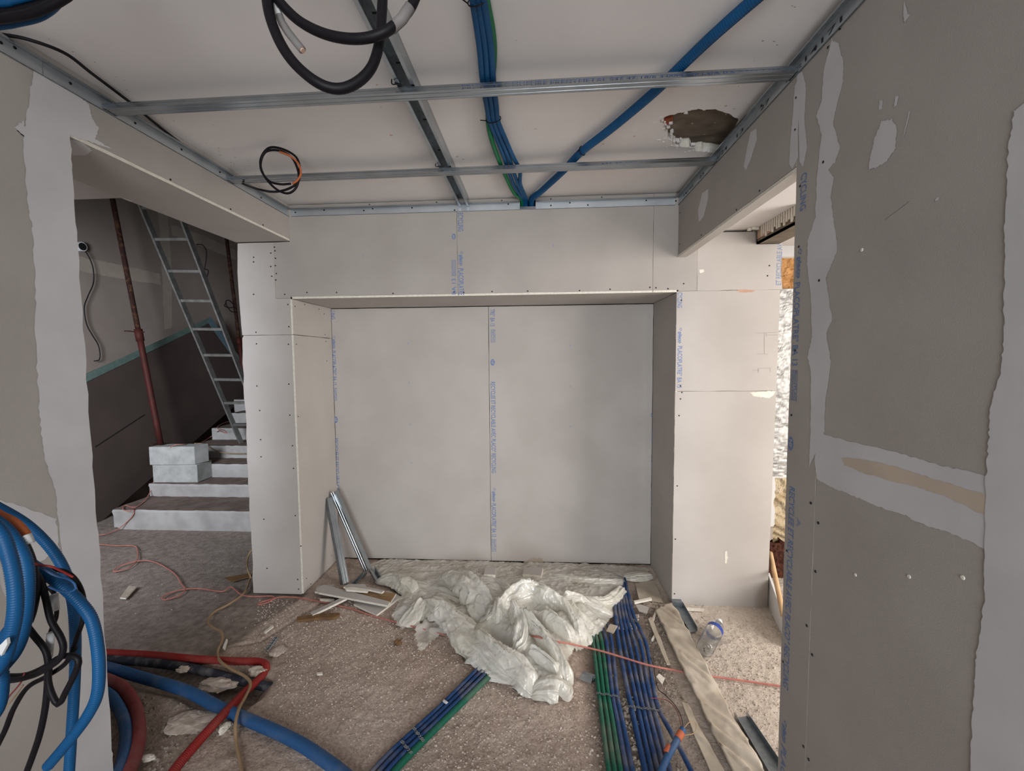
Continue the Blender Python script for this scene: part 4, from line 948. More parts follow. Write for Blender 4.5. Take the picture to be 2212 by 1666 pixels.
hang('electrical_conduit', [(-80, 1330), (-20, 1400), (0, 1450), (3, 1480), (-5, 1530), (-40, 1580)], .64, .010, 'conduit_blue', 'blue conduit of the lower left bundle, bottom left stub')
hang('orange_conduit', [(-120, 1085), (-40, 1095), (0, 1115), (30, 1130), (50, 1150), (58, 1165)], .68, .0085, 'cable_orange', 'orange conduit with pale taped end in the lower left bundle')
o = tube('tape_wrap', hb([(52, 1158), (57, 1168), (60, 1176)], .675), .0098, M['tape_white'], seg=10, step=.004); tag(o, 'pale tape round the orange conduit end', 'tape')
def wire(px, d, r, m, lab, name='wire'): return hang(name, px, d, r, m, lab, ribs=0, seg=8, cat='wire')
wire([(-80, 1110), (0, 1130), (40, 1160), (62, 1200), (72, 1240), (75, 1280), (68, 1320), (60, 1345)], .69, .0075, 'cable_black', 'black cable of the lower left bundle, thick behind the orange end')
wire([(60, 1225), (85, 1250), (98, 1290), (110, 1340), (130, 1375), (137, 1400), (128, 1425), (100, 1445), (70, 1460), (20, 1470), (-60, 1468)], .70, .0052, 'cable_black', 'black cable of the lower left bundle, S-shaped then sweeping left')
wire([(52, 1345), (75, 1375), (98, 1405), (105, 1440), (104, 1470), (112, 1500), (127, 1522), (142, 1495), (160, 1460), (170, 1430), (160, 1418), (130, 1420), (90, 1445), (50, 1460), (0, 1462), (-60, 1468)], .71, .0052, 'cable_black', 'black cable of the lower left bundle with a sharp V-bend')
wire([(104, 1440), (102, 1490), (96, 1540), (85, 1590), (70, 1635), (50, 1690), (30, 1760)], .72, .0052, 'cable_black', 'black cable of the lower left bundle falling to bottom edge')
wire([(162, 1400), (140, 1435), (100, 1462), (60, 1485), (30, 1530), (10, 1580), (-20, 1640)], .73, .0045, 'cable_black', 'black cable of the lower left bundle, long curve to bottom left')
wire([(62, 1215), (95, 1228), (140, 1235), (165, 1255), (180, 1290), (180, 1335), (165, 1380), (155, 1410)], .74, .004, 'cable_black', 'black cable of the lower left bundle, wide thin arc behind blue')
wire([(-40, 1180), (0, 1215), (10, 1260), (20, 1285), (30, 1300)], .64, .0055, 'cable_grey', 'dusty grey cable left edge of lower left bundle')
wire([(72, 1215), (85, 1221), (110, 1224), (135, 1235), (158, 1247)], .69, .0018, 'conduit_red', 'thin red wire of lower left bundle')
wire([(85, 1224), (120, 1244), (150, 1252), (165, 1268), (155, 1278), (130, 1278), (105, 1268)], .69, .0018, 'conduit_sky', 'thin light blue wire loop of lower left bundle')
wire([(0, 1535), (20, 1505), (45, 1475), (55, 1450), (50, 1462)], .70, .0014, 'conduit_rose', 'thin violet red wire near bottom left of bundle')
wire([(5, 1538), (30, 1508), (50, 1480)], .70, .0013, 'hose_tan', 'thin yellow wire near bottom left of bundle')
wire([(103, 1268), (118, 1285), (122, 1330), (108, 1370), (105, 1420)], .735, .0035, 'cable_black', 'thin black cable of the lower left bundle carrying white markers')
for k_, (pa, pbb, lab) in enumerate((((117, 1285), (120, 1318), 'white wrapped marker, upper one on the thin black cable'), ((110, 1368), (105, 1420), 'white wrapped marker, lower one on the thin black cable'))):
    o = tube('cable_marker', hb([pa, ((pa[0] + pbb[0]) / 2, (pa[1] + pbb[1]) / 2), pbb], .725), .0062, M['tape_white'], seg=10); tag(o, lab, 'marker')
q = hb([(-6, 1400), (14, 1380), (16, 1392), (2, 1418)], .585); mb = MB(); mb.hexa([tuple(p) for p in q] + [(p.x, p.y + .004, p.z) for p in q]); o = mb.build('cable_marker', M['tape_white']); tag(o, 'white paper tag at the left edge on the nearest blue conduit', 'marker')

# ------------------------------------------------------------------ conduits and pipes on the floor
def fl(px, z): return [at(u, v, Z=(zz[0] if zz else z)) for u, v, *zz in px]
def fpipe(name, px, z, r, m, lab, group=None, ribs=.006, seg=10, cat='conduit', step=.02):
    o = tube(name, fl(px, z), r, M[m], ribs=ribs, seg=seg, step=step); tag(o, lab, cat, group); return o
fpipe('blue_duct', [(150, 1425), (235, 1443), (300, 1462), (400, 1492), (470, 1527), (540, 1557), (620, 1592), (680, 1627), (750, 1680), (830, 1760)], .012, .0235, 'conduit_sky', 'thick blue duct snaking across the bottom left floor', seg=14)
fpipe('red_duct', [(120, 1406), (235, 1411), (330, 1416), (420, 1424), (510, 1429), (556, 1430), (574, 1438, .008), (568, 1458, -.002), (530, 1495, .008), (470, 1557, .034), (420, 1612, .026), (380, 1660, .02), (310, 1760, .015)], .004, .0185, 'conduit_red', 'bright red duct doubling back in a hairpin on floor', seg=14, ribs=.007)
fpipe('black_duct', [(120, 1412), (235, 1424), (310, 1430), (390, 1440), (450, 1453), (510, 1468), (560, 1480, -.02), (590, 1486, -.035), (620, 1492, -.06)], -.012, .021, 'conduit_black', 'dusty black duct lying in the trench beside the red duct', seg=14, ribs=.007)
fpipe('rose_duct', [(150, 1440), (235, 1470), (268, 1490), (292, 1530), (300, 1575), (296, 1620), (280, 1665), (250, 1740)], .028, .024, 'conduit_rose', 'faded dark red duct curving at the foot of left wall', seg=14, ribs=.007)
fpipe('blue_duct', [(150, 1470), (225, 1495), (252, 1522), (270, 1565), (270, 1615), (256, 1665), (220, 1740)], .034, .021, 'conduit_sky', 'blue duct curving inside the faded red duct by left wall', seg=14)
# tan hose
fpipe('hose', [(548, 1230), (541, 1248), (528, 1280), (495, 1305), (466, 1320), (452, 1334), (450, 1347), (462, 1357), (478, 1366), (479, 1385), (470, 1408), (475, 1428, .02), (500, 1446, .022), (530, 1462, .02), (541, 1478, .02), (532, 1502, .03), (517, 1530, .05), (509, 1562, .044), (510, 1600, .01), (518, 1640, .008), (526, 1690, .008)], .008, .0065, 'hose_tan', 'thin tan hose winding over the ducts on left floor', ribs=0, cat='hose', step=.01)
tube('hose_end', [at(u, v, Z=z) for u, v, z in ((552, 1180, .25), (537, 1200, .2), (534, 1225, .08), (543, 1250, .01))], .006, M['hose_tan'], step=.01)
tag(bpy.data.objects['hose_end'], 'short brown hose standing against the left pier', 'hose')
# pink cord: down the stairs, over the floor
cz = .008
cord1 = [at(503, 882, Y=5.2), at(488, 905, Y=4.87), at(472, 925, Y=4.86), at(486, 938, Y=4.85), at(478, 925, Y=4.84)] if False else []
P = [at(u, v, Z=.745) for u, v in ((520, 905), (490, 912), (470, 922), (478, 932), (490, 936), (478, 928))] + [at(455, 944, Z=.60), at(430, 958, Z=.62)] + [at(u, v, Z=.69) for u, v in ((400, 960), (372, 964))] + \
    [at(355, 990, Y=4.07), at(344, 1015, Y=4.06), at(332, 1042, Y=4.03), at(325, 1062, Y=3.99)] + [at(u, v, Z=.186) for u, v in ((312, 1082), (292, 1096), (270, 1092), (266, 1101), (280, 1104), (289, 1099))] + \
    [at(288, 1112, Y=3.61), at(272, 1130, Y=3.61)] + [at(u, v, Z=.006) for u, v in ((250, 1146), (225, 1155), (180, 1160), (150, 1168), (175, 1174), (212, 1176), (250, 1179), (290, 1180), (297, 1192), (296, 1210), (280, 1226), (250, 1235), (247, 1231), (262, 1222), (300, 1212), (335, 1215), (375, 1238), (392, 1262), (400, 1273), (388, 1286), (356, 1296), (351, 1290), (370, 1280), (395, 1274), (430, 1272), (480, 1278), (498, 1268), (520, 1284), (545, 1289), (585, 1288), (590, 1293), (562, 1302), (558, 1307), (578, 1302), (600, 1291), (640, 1291), (700, 1302), (760, 1316), (800, 1329), (850, 1343))]
o = tube('pink_cord', P + [at(900, 1356, Z=.01), at(960, 1372, Z=.01)], .0042, M['cord_pink'], seg=7, step=.012); tag(o, 'pink cord coming down the stairs and across floor to the sheet', 'cord')
P = [at(u, v, Z=z) for u, v, z in ((1138, 1374, .05), (1160, 1376, .10), (1190, 1384, .10), (1230, 1391, .07), (1262, 1398, .035), (1300, 1407, .03), (1350, 1422, .028), (1400, 1437, .028), (1460, 1449, .012), (1520, 1459, .02), (1600, 1470, .01), (1690, 1483, .008), (1760, 1490, .006))]
o = tube('pink_cord', P, .0046, M['cord_pink'], seg=7, step=.012); tag(o, 'pink cord from the crumpled sheet over conduits to the right', 'cord')
o = tube('yellow_cord', [at(u, v, Y=4.45 + .002 * i) for i, (u, v) in enumerate(((420, 958), (440, 960), (462, 972), (480, 978), (505, 980), (530, 980)))], .006, M['hose_tan'], step=.01); tag(o, 'yellow cord from top of blocks across the stairs', 'cord')
# diagonal group in the middle
LA = [(1090, 1392), (1037, 1441), (965, 1513), (893, 1580), (845, 1624), (803, 1668), (740, 1740)]; LB = [(1112, 1406), (1060, 1458), (996, 1521), (926, 1590), (880, 1636), (848, 1672), (790, 1745)]
mid = []
names_ = ['blue conduit of the middle diagonal group, leftmost', 'blue conduit of the middle diagonal group, second from left', 'blue conduit of the middle diagonal group, next to the green one', 'green corrugated conduit of the middle diagonal group']
for k_ in range(4):
    t = k_ / 3; px = [(a[0] + (b[0] - a[0]) * t, a[1] + (b[1] - a[1]) * t) for a, b in zip(LA, LB)]
    o = fpipe('floor_conduit', px, .012 + (.004 if k_ == 2 else 0), .0135 if k_ == 3 else .0105, 'conduit_green_dusty' if k_ == 3 else 'conduit_blue_dusty', names_[k_], 'middle diagonal conduits', ribs=.0055)
def strap(a, b, lab, z=.026, n=None):
    """perforated steel band: a chain of little rings over the conduits"""
    a = at(*a, Z=z); b = at(*b, Z=z); L = (b - a).length; n = n or max(3, int(L / .0095)); mb = MB()
    d = (b - a).normalized(); s = Vector((-d.y, d.x, 0))
    for i in range(n + 1):
        c = a.lerp(b, i / n); c.z += .003 * math.sin(i * 1.9)
        for (r0, r1) in ((.0028, .0062),):
            vs = []; m_ = 10
            for q in range(m_):
                t = q * 2 * math.pi / m_; e = d * math.cos(t) + s * math.sin(t)
                vs += [c + e * r0, c + e * r1, c + e * r1 + Vector((0, 0, .001)), c + e * r0 + Vector((0, 0, .001))]
            fs = []
            for q in range(m_):
                x = q * 4; y = ((q + 1) % m_) * 4
                fs += [(x + 2, x + 3, y + 3, y + 2), (x + 1, x + 2, y + 2, y + 1), (x, y, y + 3, x + 3)]
            mb.add(vs, fs)
    o = mb.build('perforated_strap', M['zinc']); tag(o, lab, 'strap', 'perforated fixing straps over floor conduits'); return o
strap((894, 1574), (914, 1601), 'perforated strap over the middle conduits, upper of two'); strap((868, 1603), (888, 1627), 'perforated strap over the middle conduits, lower of two')
o = tube('tape_band', fl([(958, 1514), (966, 1520)], .022), .006, M['tape_white'], step=.004); tag(o, 'scrap of pale tape on the middle blue conduits', 'tape')
# right-hand group
RG = [([(1276, 1360), (1282, 1394), (1294, 1500), (1301, 1560), (1315, 1666), (1328, 1740)], 'g', 'first green conduit from left'),
      ([(1284, 1360), (1291, 1394), (1304, 1500), (1313, 1560), (1328, 1666), (1342, 1740)], 'g', 'second green conduit from left'),
      ([(1293, 1360), (1301, 1394), (1314, 1500), (1324, 1560), (1341, 1666), (1356, 1740)], 'g', 'third green conduit, beside the blue'),
      ([(1302, 1355), (1311, 1394), (1323, 1500), (1334, 1560), (1354, 1666), (1370, 1740)], 'b', 'first blue conduit, touching the third green'),
      ([(1313, 1350), (1322, 1394), (1333, 1500), (1345, 1560), (1367, 1666), (1384, 1740)], 'b', 'second blue conduit, left of the gap'),
      ([(1322, 1250), (1327, 1290), (1330, 1340), (1337, 1394), (1353, 1480), (1364, 1530), (1377, 1590), (1394, 1666), (1412, 1740)], 'B', 'thicker blue conduit, just right of the gap'),
      ([(1326, 1250), (1333, 1286), (1340, 1340), (1349, 1394), (1367, 1480), (1378, 1530), (1391, 1590), (1408, 1666), (1426, 1740)], 'b', 'blue conduit, second right of the gap'),
      ([(1332, 1250), (1339, 1286), (1348, 1340), (1360, 1394), (1378, 1480), (1389, 1530), (1403, 1590), (1421, 1666), (1440, 1740)], 'b', 'blue conduit, third right of the gap'),
      ([(1338, 1250), (1345, 1286), (1355, 1340), (1372, 1394), (1389, 1480), (1400, 1530), (1415, 1590), (1434, 1666), (1452, 1740)], 'b', 'blue conduit, fourth right of the gap'),
      ([(1343, 1250), (1351, 1286), (1362, 1335), (1384, 1394), (1399, 1480), (1411, 1530), (1427, 1590), (1447, 1666), (1466, 1740)], 'b', 'blue conduit, fifth right of the gap'),
      ([(1349, 1250), (1357, 1283), (1369, 1330), (1396, 1394), (1410, 1480), (1422, 1530), (1448, 1580), (1470, 1620), (1500, 1680), (1530, 1740)], 'b', 'blue conduit, outermost one bending away right')]
for px, k_, lab in RG:
    fpipe('floor_conduit', px, .008, .0115 if k_ == 'B' else .0098, 'conduit_green_dusty' if k_ == 'g' else 'conduit_blue_dusty', lab + ', right floor group', 'right floor conduits', ribs=.0052)
strap((1291, 1498), (1336, 1505), 'perforated strap across the green and first blue conduits', .022)
strap((1358, 1527), (1428, 1535), 'perforated strap across the blue conduits right of the gap', .022)
strap((1300 + 66, 1338), (1300 + 78, 1344), 'short end of perforated strap beside the rubble heap', .022)
ts = empty('taped_conduit_stub', tuple(fl([(1450, 1620)], .05)[0])); tag(ts, 'blue conduit stub with orange tape rings and loose wires', 'conduit')
S = [Vector(at(1418, 1690, Z=.03)), Vector(at(1440, 1640, Z=.05)), Vector(at(1458, 1607, Z=.07)), Vector(at(1476, 1575, Z=.09))]
tube('stub', S, .0125, M['conduit_sky'], ts, ribs=.0055, seg=12)
tube('tape_ring', [at(1440, 1628, Z=.055), at(1447, 1614, Z=.062)], .0138, M['tape_orange'], ts, seg=12, step=.005); tube('tape_ring', [at(1464, 1596, Z=.078), at(1472, 1583, Z=.084)], .0138, M['tape_orange'], ts, seg=12, step=.005)
o = tube('wire', [at(u, v, Z=z) for u, v, z in ((1476, 1575, .09), (1490, 1560, .08), (1502, 1562, .05), (1504, 1575, .04), (1495, 1586, .05), (1465, 1590, .09))], .0016, M['hose_tan'], ts, step=.006)
o = tube('wire', [at(u, v, Z=z) for u, v, z in ((1476, 1573, .09), (1470, 1545, .05), (1455, 1520, .02), (1435, 1500, .012), (1420, 1485, .012), (1412, 1440, .02), (1405, 1420, .03))], .0016, M['cable_black'], ts, step=.006)
o = tube('wire', [at(u, v, Z=z) for u, v, z in ((1472, 1570, .09), (1462, 1535, .05), (1440, 1513, .02), (1405, 1508, .03))], .0016, M['conduit_rose'], ts, step=.006)
# rubble round the conduits, joined: nobody could count it
def rubble(name, areas, mats, parent=None):
    """small broken stones strewn over the ground, joined into one mesh"""
    VV = []; FF = []; MM = []; base = 0
    F1 = np.array([[0, 1, 6, 5], [1, 2, 7, 6], [2, 3, 8, 7], [3, 4, 9, 8], [4, 0, 5, 9]])
    for (poly, n, r0, r1, m) in areas:
        P = np.array(poly); X = rng.uniform(P[:, 0].min(), P[:, 0].max(), n * 8); Y = rng.uniform(P[:, 1].min(), P[:, 1].max(), n * 8)
        k = inside(X, Y, poly); X = X[k][:n]; Y = Y[k][:n]; n = len(X)
        r = (r0 + (r1 - r0) * rng.random(n) ** 2.5)[:, None]; z = ground(X, Y)[0][:, None] - .003
        a = rng.uniform(0, 6.28, n)[:, None] + np.arange(5)[None, :] * 1.257
        lo = r * rng.uniform(.6, 1.25, (n, 5)); hi = r * rng.uniform(.3, .8, (n, 5)); st = rng.uniform(.6, 1.5, (n, 1))
        A = np.stack([X[:, None] + lo * np.cos(a) * st, Y[:, None] + lo * np.sin(a), z - .001 + 0 * a], -1)
        B = np.stack([X[:, None] + hi * np.cos(a + .3) * st, Y[:, None] + hi * np.sin(a + .3), z + r * rng.uniform(.4, 1.1, (n, 5))], -1)
        VV.append(np.concatenate([A, B], 1).reshape(-1, 3)); off = base + np.arange(n) * 10
        FF += (off[:, None, None] + F1[None]).reshape(-1, 4).tolist(); MM += [m] * (5 * n)
        FF += (off[:, None] + np.array([5, 6, 7, 8, 9])[None]).tolist(); MM += [m] * n; base += n * 10
    return mesh(name, np.concatenate(VV), FF, mats, parent, False, MM)
fp = lambda l: [tuple(at(u, v, Z=0)[:2]) for u, v in l]
import time as _t
o = rubble('rubble', [(fp([(1262, 1400), (1330, 1270), (1375, 1270), (1440, 1400), (1500, 1560), (1600, 1720), (1300, 1720)]), 1500, .0015, .006, 0),
                      (fp([(1330, 1325), (1380, 1325), (1375, 1365), (1335, 1365)]), 260, .002, .007, 0),
                      (fp([(1340, 1500), (1365, 1500), (1400, 1666), (1375, 1666)]), 120, .005, .013, 1),
                      (fp([(1380, 1260), (1425, 1290), (1440, 1420), (1480, 1520), (1440, 1500), (1400, 1380)]), 1500, .0015, .008, 0), (fp([(1380, 1260), (1425, 1290), (1440, 1420), (1480, 1520), (1440, 1500), (1400, 1380)]), 200, .002, .008, 1),
                      (fp([(232, 1470), (420, 1530), (480, 1560), (360, 1700), (232, 1700)]), 700, .002, .009, 0),
                      (fp([(380, 1500), (470, 1545), (560, 1590), (430, 1590)]), 160, .002, .009, 0)], [M['pebble'], M['chip']])
o2 = rubble('rubble_heap', [(fp([(1328, 1322), (1380, 1328), (1376, 1362), (1335, 1362)]), 900, .0015, .006, 0), (fp([(1335, 1280), (1365, 1280), (1440, 1560), (1500, 1666), (1300, 1666), (1290, 1420)]), 380, .001, .0032, 1),
                            (fp([(1358, 1515), (1372, 1515), (1378, 1535), (1362, 1535)]), 160, .002, .006, 1)], [M['grit'], M['chip']])
o2.location.z = .023; tag(o2, 'mortar crumbs lying on top of the right floor conduits', 'rubble', kind='stuff')
tag(o, 'loose gravel and mortar crumbs between the floor conduits', 'rubble', kind='stuff')
o = rubble('grit', [(fp([(560, 1290), (860, 1290), (1300, 1510), (1300, 1666), (700, 1666), (560, 1560), (620, 1420), (540, 1400)]), 9000, .001, .0055, 0),
                    (fp([(560, 1290), (760, 1300), (700, 1400), (560, 1480), (500, 1410)]), 150, .001, .006, 0),
                    (fp([(1460, 1330), (1690, 1330), (1690, 1666), (1640, 1640)]), 2600, .001, .0055, 0),
                    (fp([(230, 1180), (545, 1180), (545, 1290), (500, 1400), (230, 1400)]), 160, .001, .004, 0)], [M['grit'], M['chip']])
tag(o, 'fine grit scattered over the rough screed floor', 'grit', kind='stuff')

# ------------------------------------------------------------------ crumpled polythene sheet
LOBES = [  # main folds of the heap: crest pixel, height, half width
    [(812, 1252, .02, .03), (845, 1238, .075, .05), (878, 1246, .09, .07), (898, 1264, .07, .06), (908, 1284, .03, .04)],
    [(914, 1284, .085, .04), (904, 1304, .065, .075), (886, 1328, .035, .085), (872, 1354, .008, .06)],
    [(910, 1282, .08, .04), (945, 1296, .088, .06), (976, 1320, .082, .08), (1008, 1355, .07, .095), (1048, 1396, .058, .10), (1085, 1432, .045, .085), (1115, 1468, .02, .05)],
    [(945, 1241, .03, .05), (985, 1232, .10, .08), (1015, 1242, .125, .11), (1034, 1275, .11, .11), (1036, 1318, .065, .08), (1040, 1352, .02, .04)],
    [(1052, 1368, .02, .02), (1046, 1336, .075, .045), (1057, 1314, .12, .04), (1070, 1302, .09, .03)],
    [(1020, 1348, .075, .018), (1042, 1362, .10, .035), (1080, 1394, .11, .055), (1115, 1420, .10, .065), (1140, 1452, .075, .065), (1160, 1492, .03, .05)],
    [(1078, 1352, .08, .045), (1077, 1308, .14, .055), (1090, 1276, .18, .055), (1116, 1262, .20, .055), (1152, 1253, .205, .06), (1190, 1266, .19, .065), (1226, 1290, .155, .065), (1244, 1326, .115, .065), (1254, 1372, .055, .06), (1260, 1400, .01, .04)],
    [(1100, 1288, .185, .025), (1118, 1306, .18, .045), (1126, 1340, .15, .05), (1124, 1376, .115, .045), (1104, 1398, .08, .035)],
    [(1122, 1298, .185, .02), (1150, 1325, .16, .035), (1176, 1356, .14, .045), (1202, 1392, .12, .042), (1220, 1432, .085, .045), (1226, 1468, .04, .035)],
    [(1172, 1308, .16, .025), (1200, 1324, .165, .042), (1226, 1346, .14, .048), (1240, 1380, .08, .04)],
    [(1146, 1500, .015, .03), (1168, 1474, .06, .055), (1195, 1462, .082, .06), (1214, 1472, .065, .05), (1208, 1500, .02, .045)],
    [(1140, 1388, .11, .02), (1175, 1404, .11, .032), (1208, 1434, .095, .028)],
    [(1210, 1272, .16, .03), (1258, 1288, .10, .055), (1298, 1308, .05, .06), (1326, 1328, .008, .04)],
    [(1230, 1296, .13, .03), (1262, 1328, .08, .05), (1288, 1366, .015, .045)], [(1246, 1330, .10, .03), (1262, 1362, .05, .04), (1272, 1394, .01, .03)],
    [(1262, 1286, .09, .025), (1300, 1288, .075, .035), (1322, 1280, .07, .04), (1346, 1264, .04, .035)],
    [(1185, 1240, .025, .04), (1250, 1246, .045, .05), (1310, 1250, .05, .045), (1345, 1252, .02, .035)],
    [(925, 1268, .02, .025), (955, 1270, .045, .03), (985, 1290, .03, .03)], [(935, 1284, .03, .02), (960, 1282, .045, .025), (995, 1300, .03, .025)],
    [(1345, 1246, .01, .03), (1370, 1240, .035, .045), (1392, 1236, .05, .04), (1408, 1240, .02, .03)],
    [(1062, 1248, .03, .03), (1085, 1256, .06, .035), (1100, 1268, .08, .03)]]
def sheet():
    from mathutils.geometry import delaunay_2d_cdt
    out_px = [(795, 1219), (806, 1240), (820, 1262), (853, 1283), (869, 1290), (862, 1301), (846, 1334), (858, 1353), (868, 1363), (896, 1350), (915, 1334), (925, 1352), (938, 1352), (974, 1392), (1003, 1418),
              (1040, 1442), (1062, 1464), (1092, 1472), (1138, 1492), (1152, 1508), (1180, 1512), (1206, 1511), (1214, 1502), (1221, 1460), (1230, 1428), (1246, 1404), (1254, 1412), (1274, 1397), (1303, 1369),
              (1324, 1334), (1325, 1308), (1320, 1297), (1333, 1292), (1344, 1273), (1352, 1262), (1352, 1248), (1400, 1240), (1412, 1236), (1395, 1229), (1330, 1224)]
    out = [tuple(at(u, v, Z=.0)[:2]) for u, v in out_px] + [(.60, 3.095), (.0, 3.105), (-.6, 3.105), (-1.20, 3.105)]
    C = [  # creases: pixel, height (m); ridges and valleys as they run in the heap
        [(830, 1240, .05), (848, 1233, .085), (878, 1241, .095), (901, 1259, .09), (914, 1277, .07)], [(853, 1234, .085), (858, 1262, .05), (866, 1284, .02)], [(878, 1241, .09), (882, 1262, .06), (878, 1282, .035)],
        [(915, 1281, .08), (945, 1292, .085), (979, 1307, .085), (1003, 1330, .07), (1017, 1357, .05)], [(915, 1281, .08), (880, 1294, .055), (864, 1318, .03), (862, 1345, .01)],
        [(915, 1281, .08), (926, 1312, .07), (921, 1333, .03)], [(895, 1298, .035), (893, 1325, .025), (897, 1344, .008)], [(926, 1312, .07), (950, 1340, .05), (990, 1380, .04), (1030, 1425, .02)],
        [(945, 1292, .085), (958, 1318, .05), (985, 1345, .055), (1020, 1385, .055), (1060, 1425, .05), (1090, 1455, .03)], [(979, 1307, .085), (990, 1335, .05), (1012, 1362, .045)],
        [(940, 1250, .02), (965, 1268, .025), (1000, 1300, .02), (1022, 1350, .015)], [(955, 1240, .05), (974, 1229, .11), (1000, 1228, .125), (1030, 1236, .13), (1050, 1252, .12), (1061, 1275, .09), (1058, 1290, .05)],
        [(974, 1229, .11), (980, 1262, .08), (1005, 1300, .06), (1030, 1345, .02)], [(1030, 1236, .13), (1036, 1262, .10), (1050, 1290, .07), (1044, 1330, .04)], [(1015, 1240, .12), (1020, 1275, .09), (1032, 1310, .06)],
        [(1045, 1338, .085), (1056, 1312, .12), (1068, 1338, .09), (1060, 1365, .05)], [(1056, 1312, .12), (1060, 1345, .08)],
        [(1025, 1349, .085), (1035, 1350, .095), (1055, 1378, .10), (1090, 1403, .10), (1124, 1421, .095), (1163, 1461, .075)], [(1025, 1349, .085), (1030, 1375, .04), (1055, 1405, .035), (1085, 1438, .04), (1092, 1465, .01)],
        [(1035, 1350, .095), (1050, 1341, .10), (1062, 1372, .05), (1095, 1398, .05), (1128, 1404, .06)], [(1090, 1403, .10), (1094, 1432, .05), (1112, 1462, .05), (1138, 1484, .02)], [(1098, 1425, .06), (1105, 1440, .085), (1120, 1470, .05)],
        [(1070, 1300, .06), (1080, 1280, .14), (1088, 1266, .17), (1107, 1263, .18), (1145, 1246, .20), (1160, 1247, .195), (1173, 1254, .19), (1208, 1268, .17), (1243, 1291, .14), (1251, 1334, .10), (1262, 1380, .04)],
        [(1088, 1266, .17), (1078, 1300, .13), (1076, 1327, .11), (1088, 1350, .09), (1098, 1380, .06)], [(1107, 1263, .18), (1100, 1285, .11), (1108, 1292, .16), (1124, 1299, .17), (1133, 1327, .15), (1140, 1362, .12), (1143, 1392, .10), (1168, 1455, .06)],
        [(1092, 1290, .14), (1090, 1325, .13), (1110, 1355, .11), (1128, 1380, .08)], [(1124, 1299, .17), (1150, 1292, .17), (1178, 1296, .16), (1182, 1282, .15)], [(1145, 1246, .20), (1140, 1272, .15), (1120, 1285, .14)],
        [(1124, 1299, .17), (1150, 1325, .10), (1170, 1350, .09), (1190, 1372, .10), (1203, 1388, .10)], [(1128, 1300, .13), (1145, 1345, .09), (1150, 1368, .075)], [(1150, 1310, .10), (1165, 1318, .125), (1180, 1345, .12), (1200, 1378, .11)],
        [(1173, 1254, .19), (1184, 1282, .15), (1186, 1308, .10), (1200, 1318, .08)], [(1182, 1318, .13), (1207, 1324, .14), (1238, 1346, .12), (1244, 1372, .07)], [(1182, 1318, .13), (1196, 1345, .11), (1197, 1372, .10)],
        [(1208, 1268, .17), (1205, 1290, .12), (1225, 1315, .10)], [(1190, 1310, .12), (1207, 1296, .155), (1225, 1308, .13), (1245, 1345, .09)], [(1243, 1291, .14), (1236, 1305, .10), (1246, 1330, .09)],
        [(1196, 1390, .11), (1180, 1392, .08), (1188, 1375, .12)], [(1203, 1388, .11), (1222, 1415, .10), (1228, 1440, .04)], [(1196, 1390, .11), (1185, 1405, .09), (1200, 1425, .085), (1212, 1436, .09)],
        [(1145, 1392, .095), (1180, 1410, .09), (1212, 1436, .095)], [(1150, 1420, .05), (1175, 1438, .045), (1195, 1440, .05)], [(1212, 1436, .095), (1220, 1446, .085), (1218, 1474, .06), (1208, 1504, .01)],
        [(1212, 1436, .095), (1190, 1449, .085), (1165, 1475, .06), (1144, 1494, .02)], [(1205, 1448, .08), (1192, 1475, .045), (1185, 1505, .01)], [(1163, 1461, .07), (1168, 1470, .04)], [(1208, 1452, .07), (1205, 1480, .05), (1200, 1505, .01)],
        [(1243, 1291, .14), (1275, 1308, .11), (1300, 1325, .07), (1318, 1330, .03)], [(1255, 1300, .12), (1268, 1335, .06), (1290, 1350, .05), (1300, 1362, .01)], [(1275, 1308, .11), (1290, 1330, .045), (1310, 1345, .01)],
        [(1251, 1334, .10), (1270, 1360, .04), (1278, 1385, .01)], [(1215, 1268, .13), (1225, 1276, .07), (1262, 1282, .08), (1300, 1290, .075), (1318, 1294, .04)], [(1300, 1290, .075), (1310, 1262, .06), (1330, 1258, .07), (1344, 1264, .04)],
        [(1262, 1282, .08), (1275, 1298, .04), (1300, 1310, .045), (1322, 1318, .01)], [(1310, 1290, .07), (1322, 1275, .03), (1332, 1285, .02)], [(1180, 1236, .035), (1240, 1240, .06), (1300, 1245, .05), (1345, 1250, .05)],
        [(1200, 1258, .04), (1240, 1256, .025), (1290, 1260, .03)], [(1375, 1242, .02), (1383, 1235, .055), (1388, 1242, .03), (1396, 1234, .055), (1405, 1240, .02)], [(810, 1228, .02), (870, 1222, .03), (930, 1222, .035), (960, 1226, .03)],
        [(840, 1222, .01), (890, 1228, .02), (940, 1232, .015)], [(905, 1250, .02), (930, 1246, .04), (950, 1252, .03)], [(925, 1270, .03), (945, 1262, .045), (972, 1272, .035)], [(935, 1282, .04), (955, 1277, .045), (980, 1288, .03)],
        [(1070, 1240, .03), (1090, 1248, .05), (1110, 1252, .06)], [(1075, 1255, .04), (1090, 1262, .07)], [(1050, 1232, .03), (1080, 1236, .025), (1120, 1238, .03)]]
    P2 = []; H2 = []; E2 = []
    def addp(x, y, h): P2.append(Vector((x, y))); H2.append(h); return len(P2) - 1
    n = len(out); ids = []
    for i in range(n):                                  # hem, finely divided
        a, b = out[i], out[(i + 1) % n]; L = math.hypot(b[0] - a[0], b[1] - a[1]); k = max(1, int(L / .05))
        for q in range(k): t = q / k; ids.append(addp(a[0] + (b[0] - a[0]) * t + random.uniform(-.004, .004), a[1] + (b[1] - a[1]) * t, random.choice((.0, .002, .008, .014))))
    hem = [tuple(P2[i]) for i in ids]
    E2 += [(ids[i], ids[(i + 1) % len(ids)]) for i in range(len(ids))]
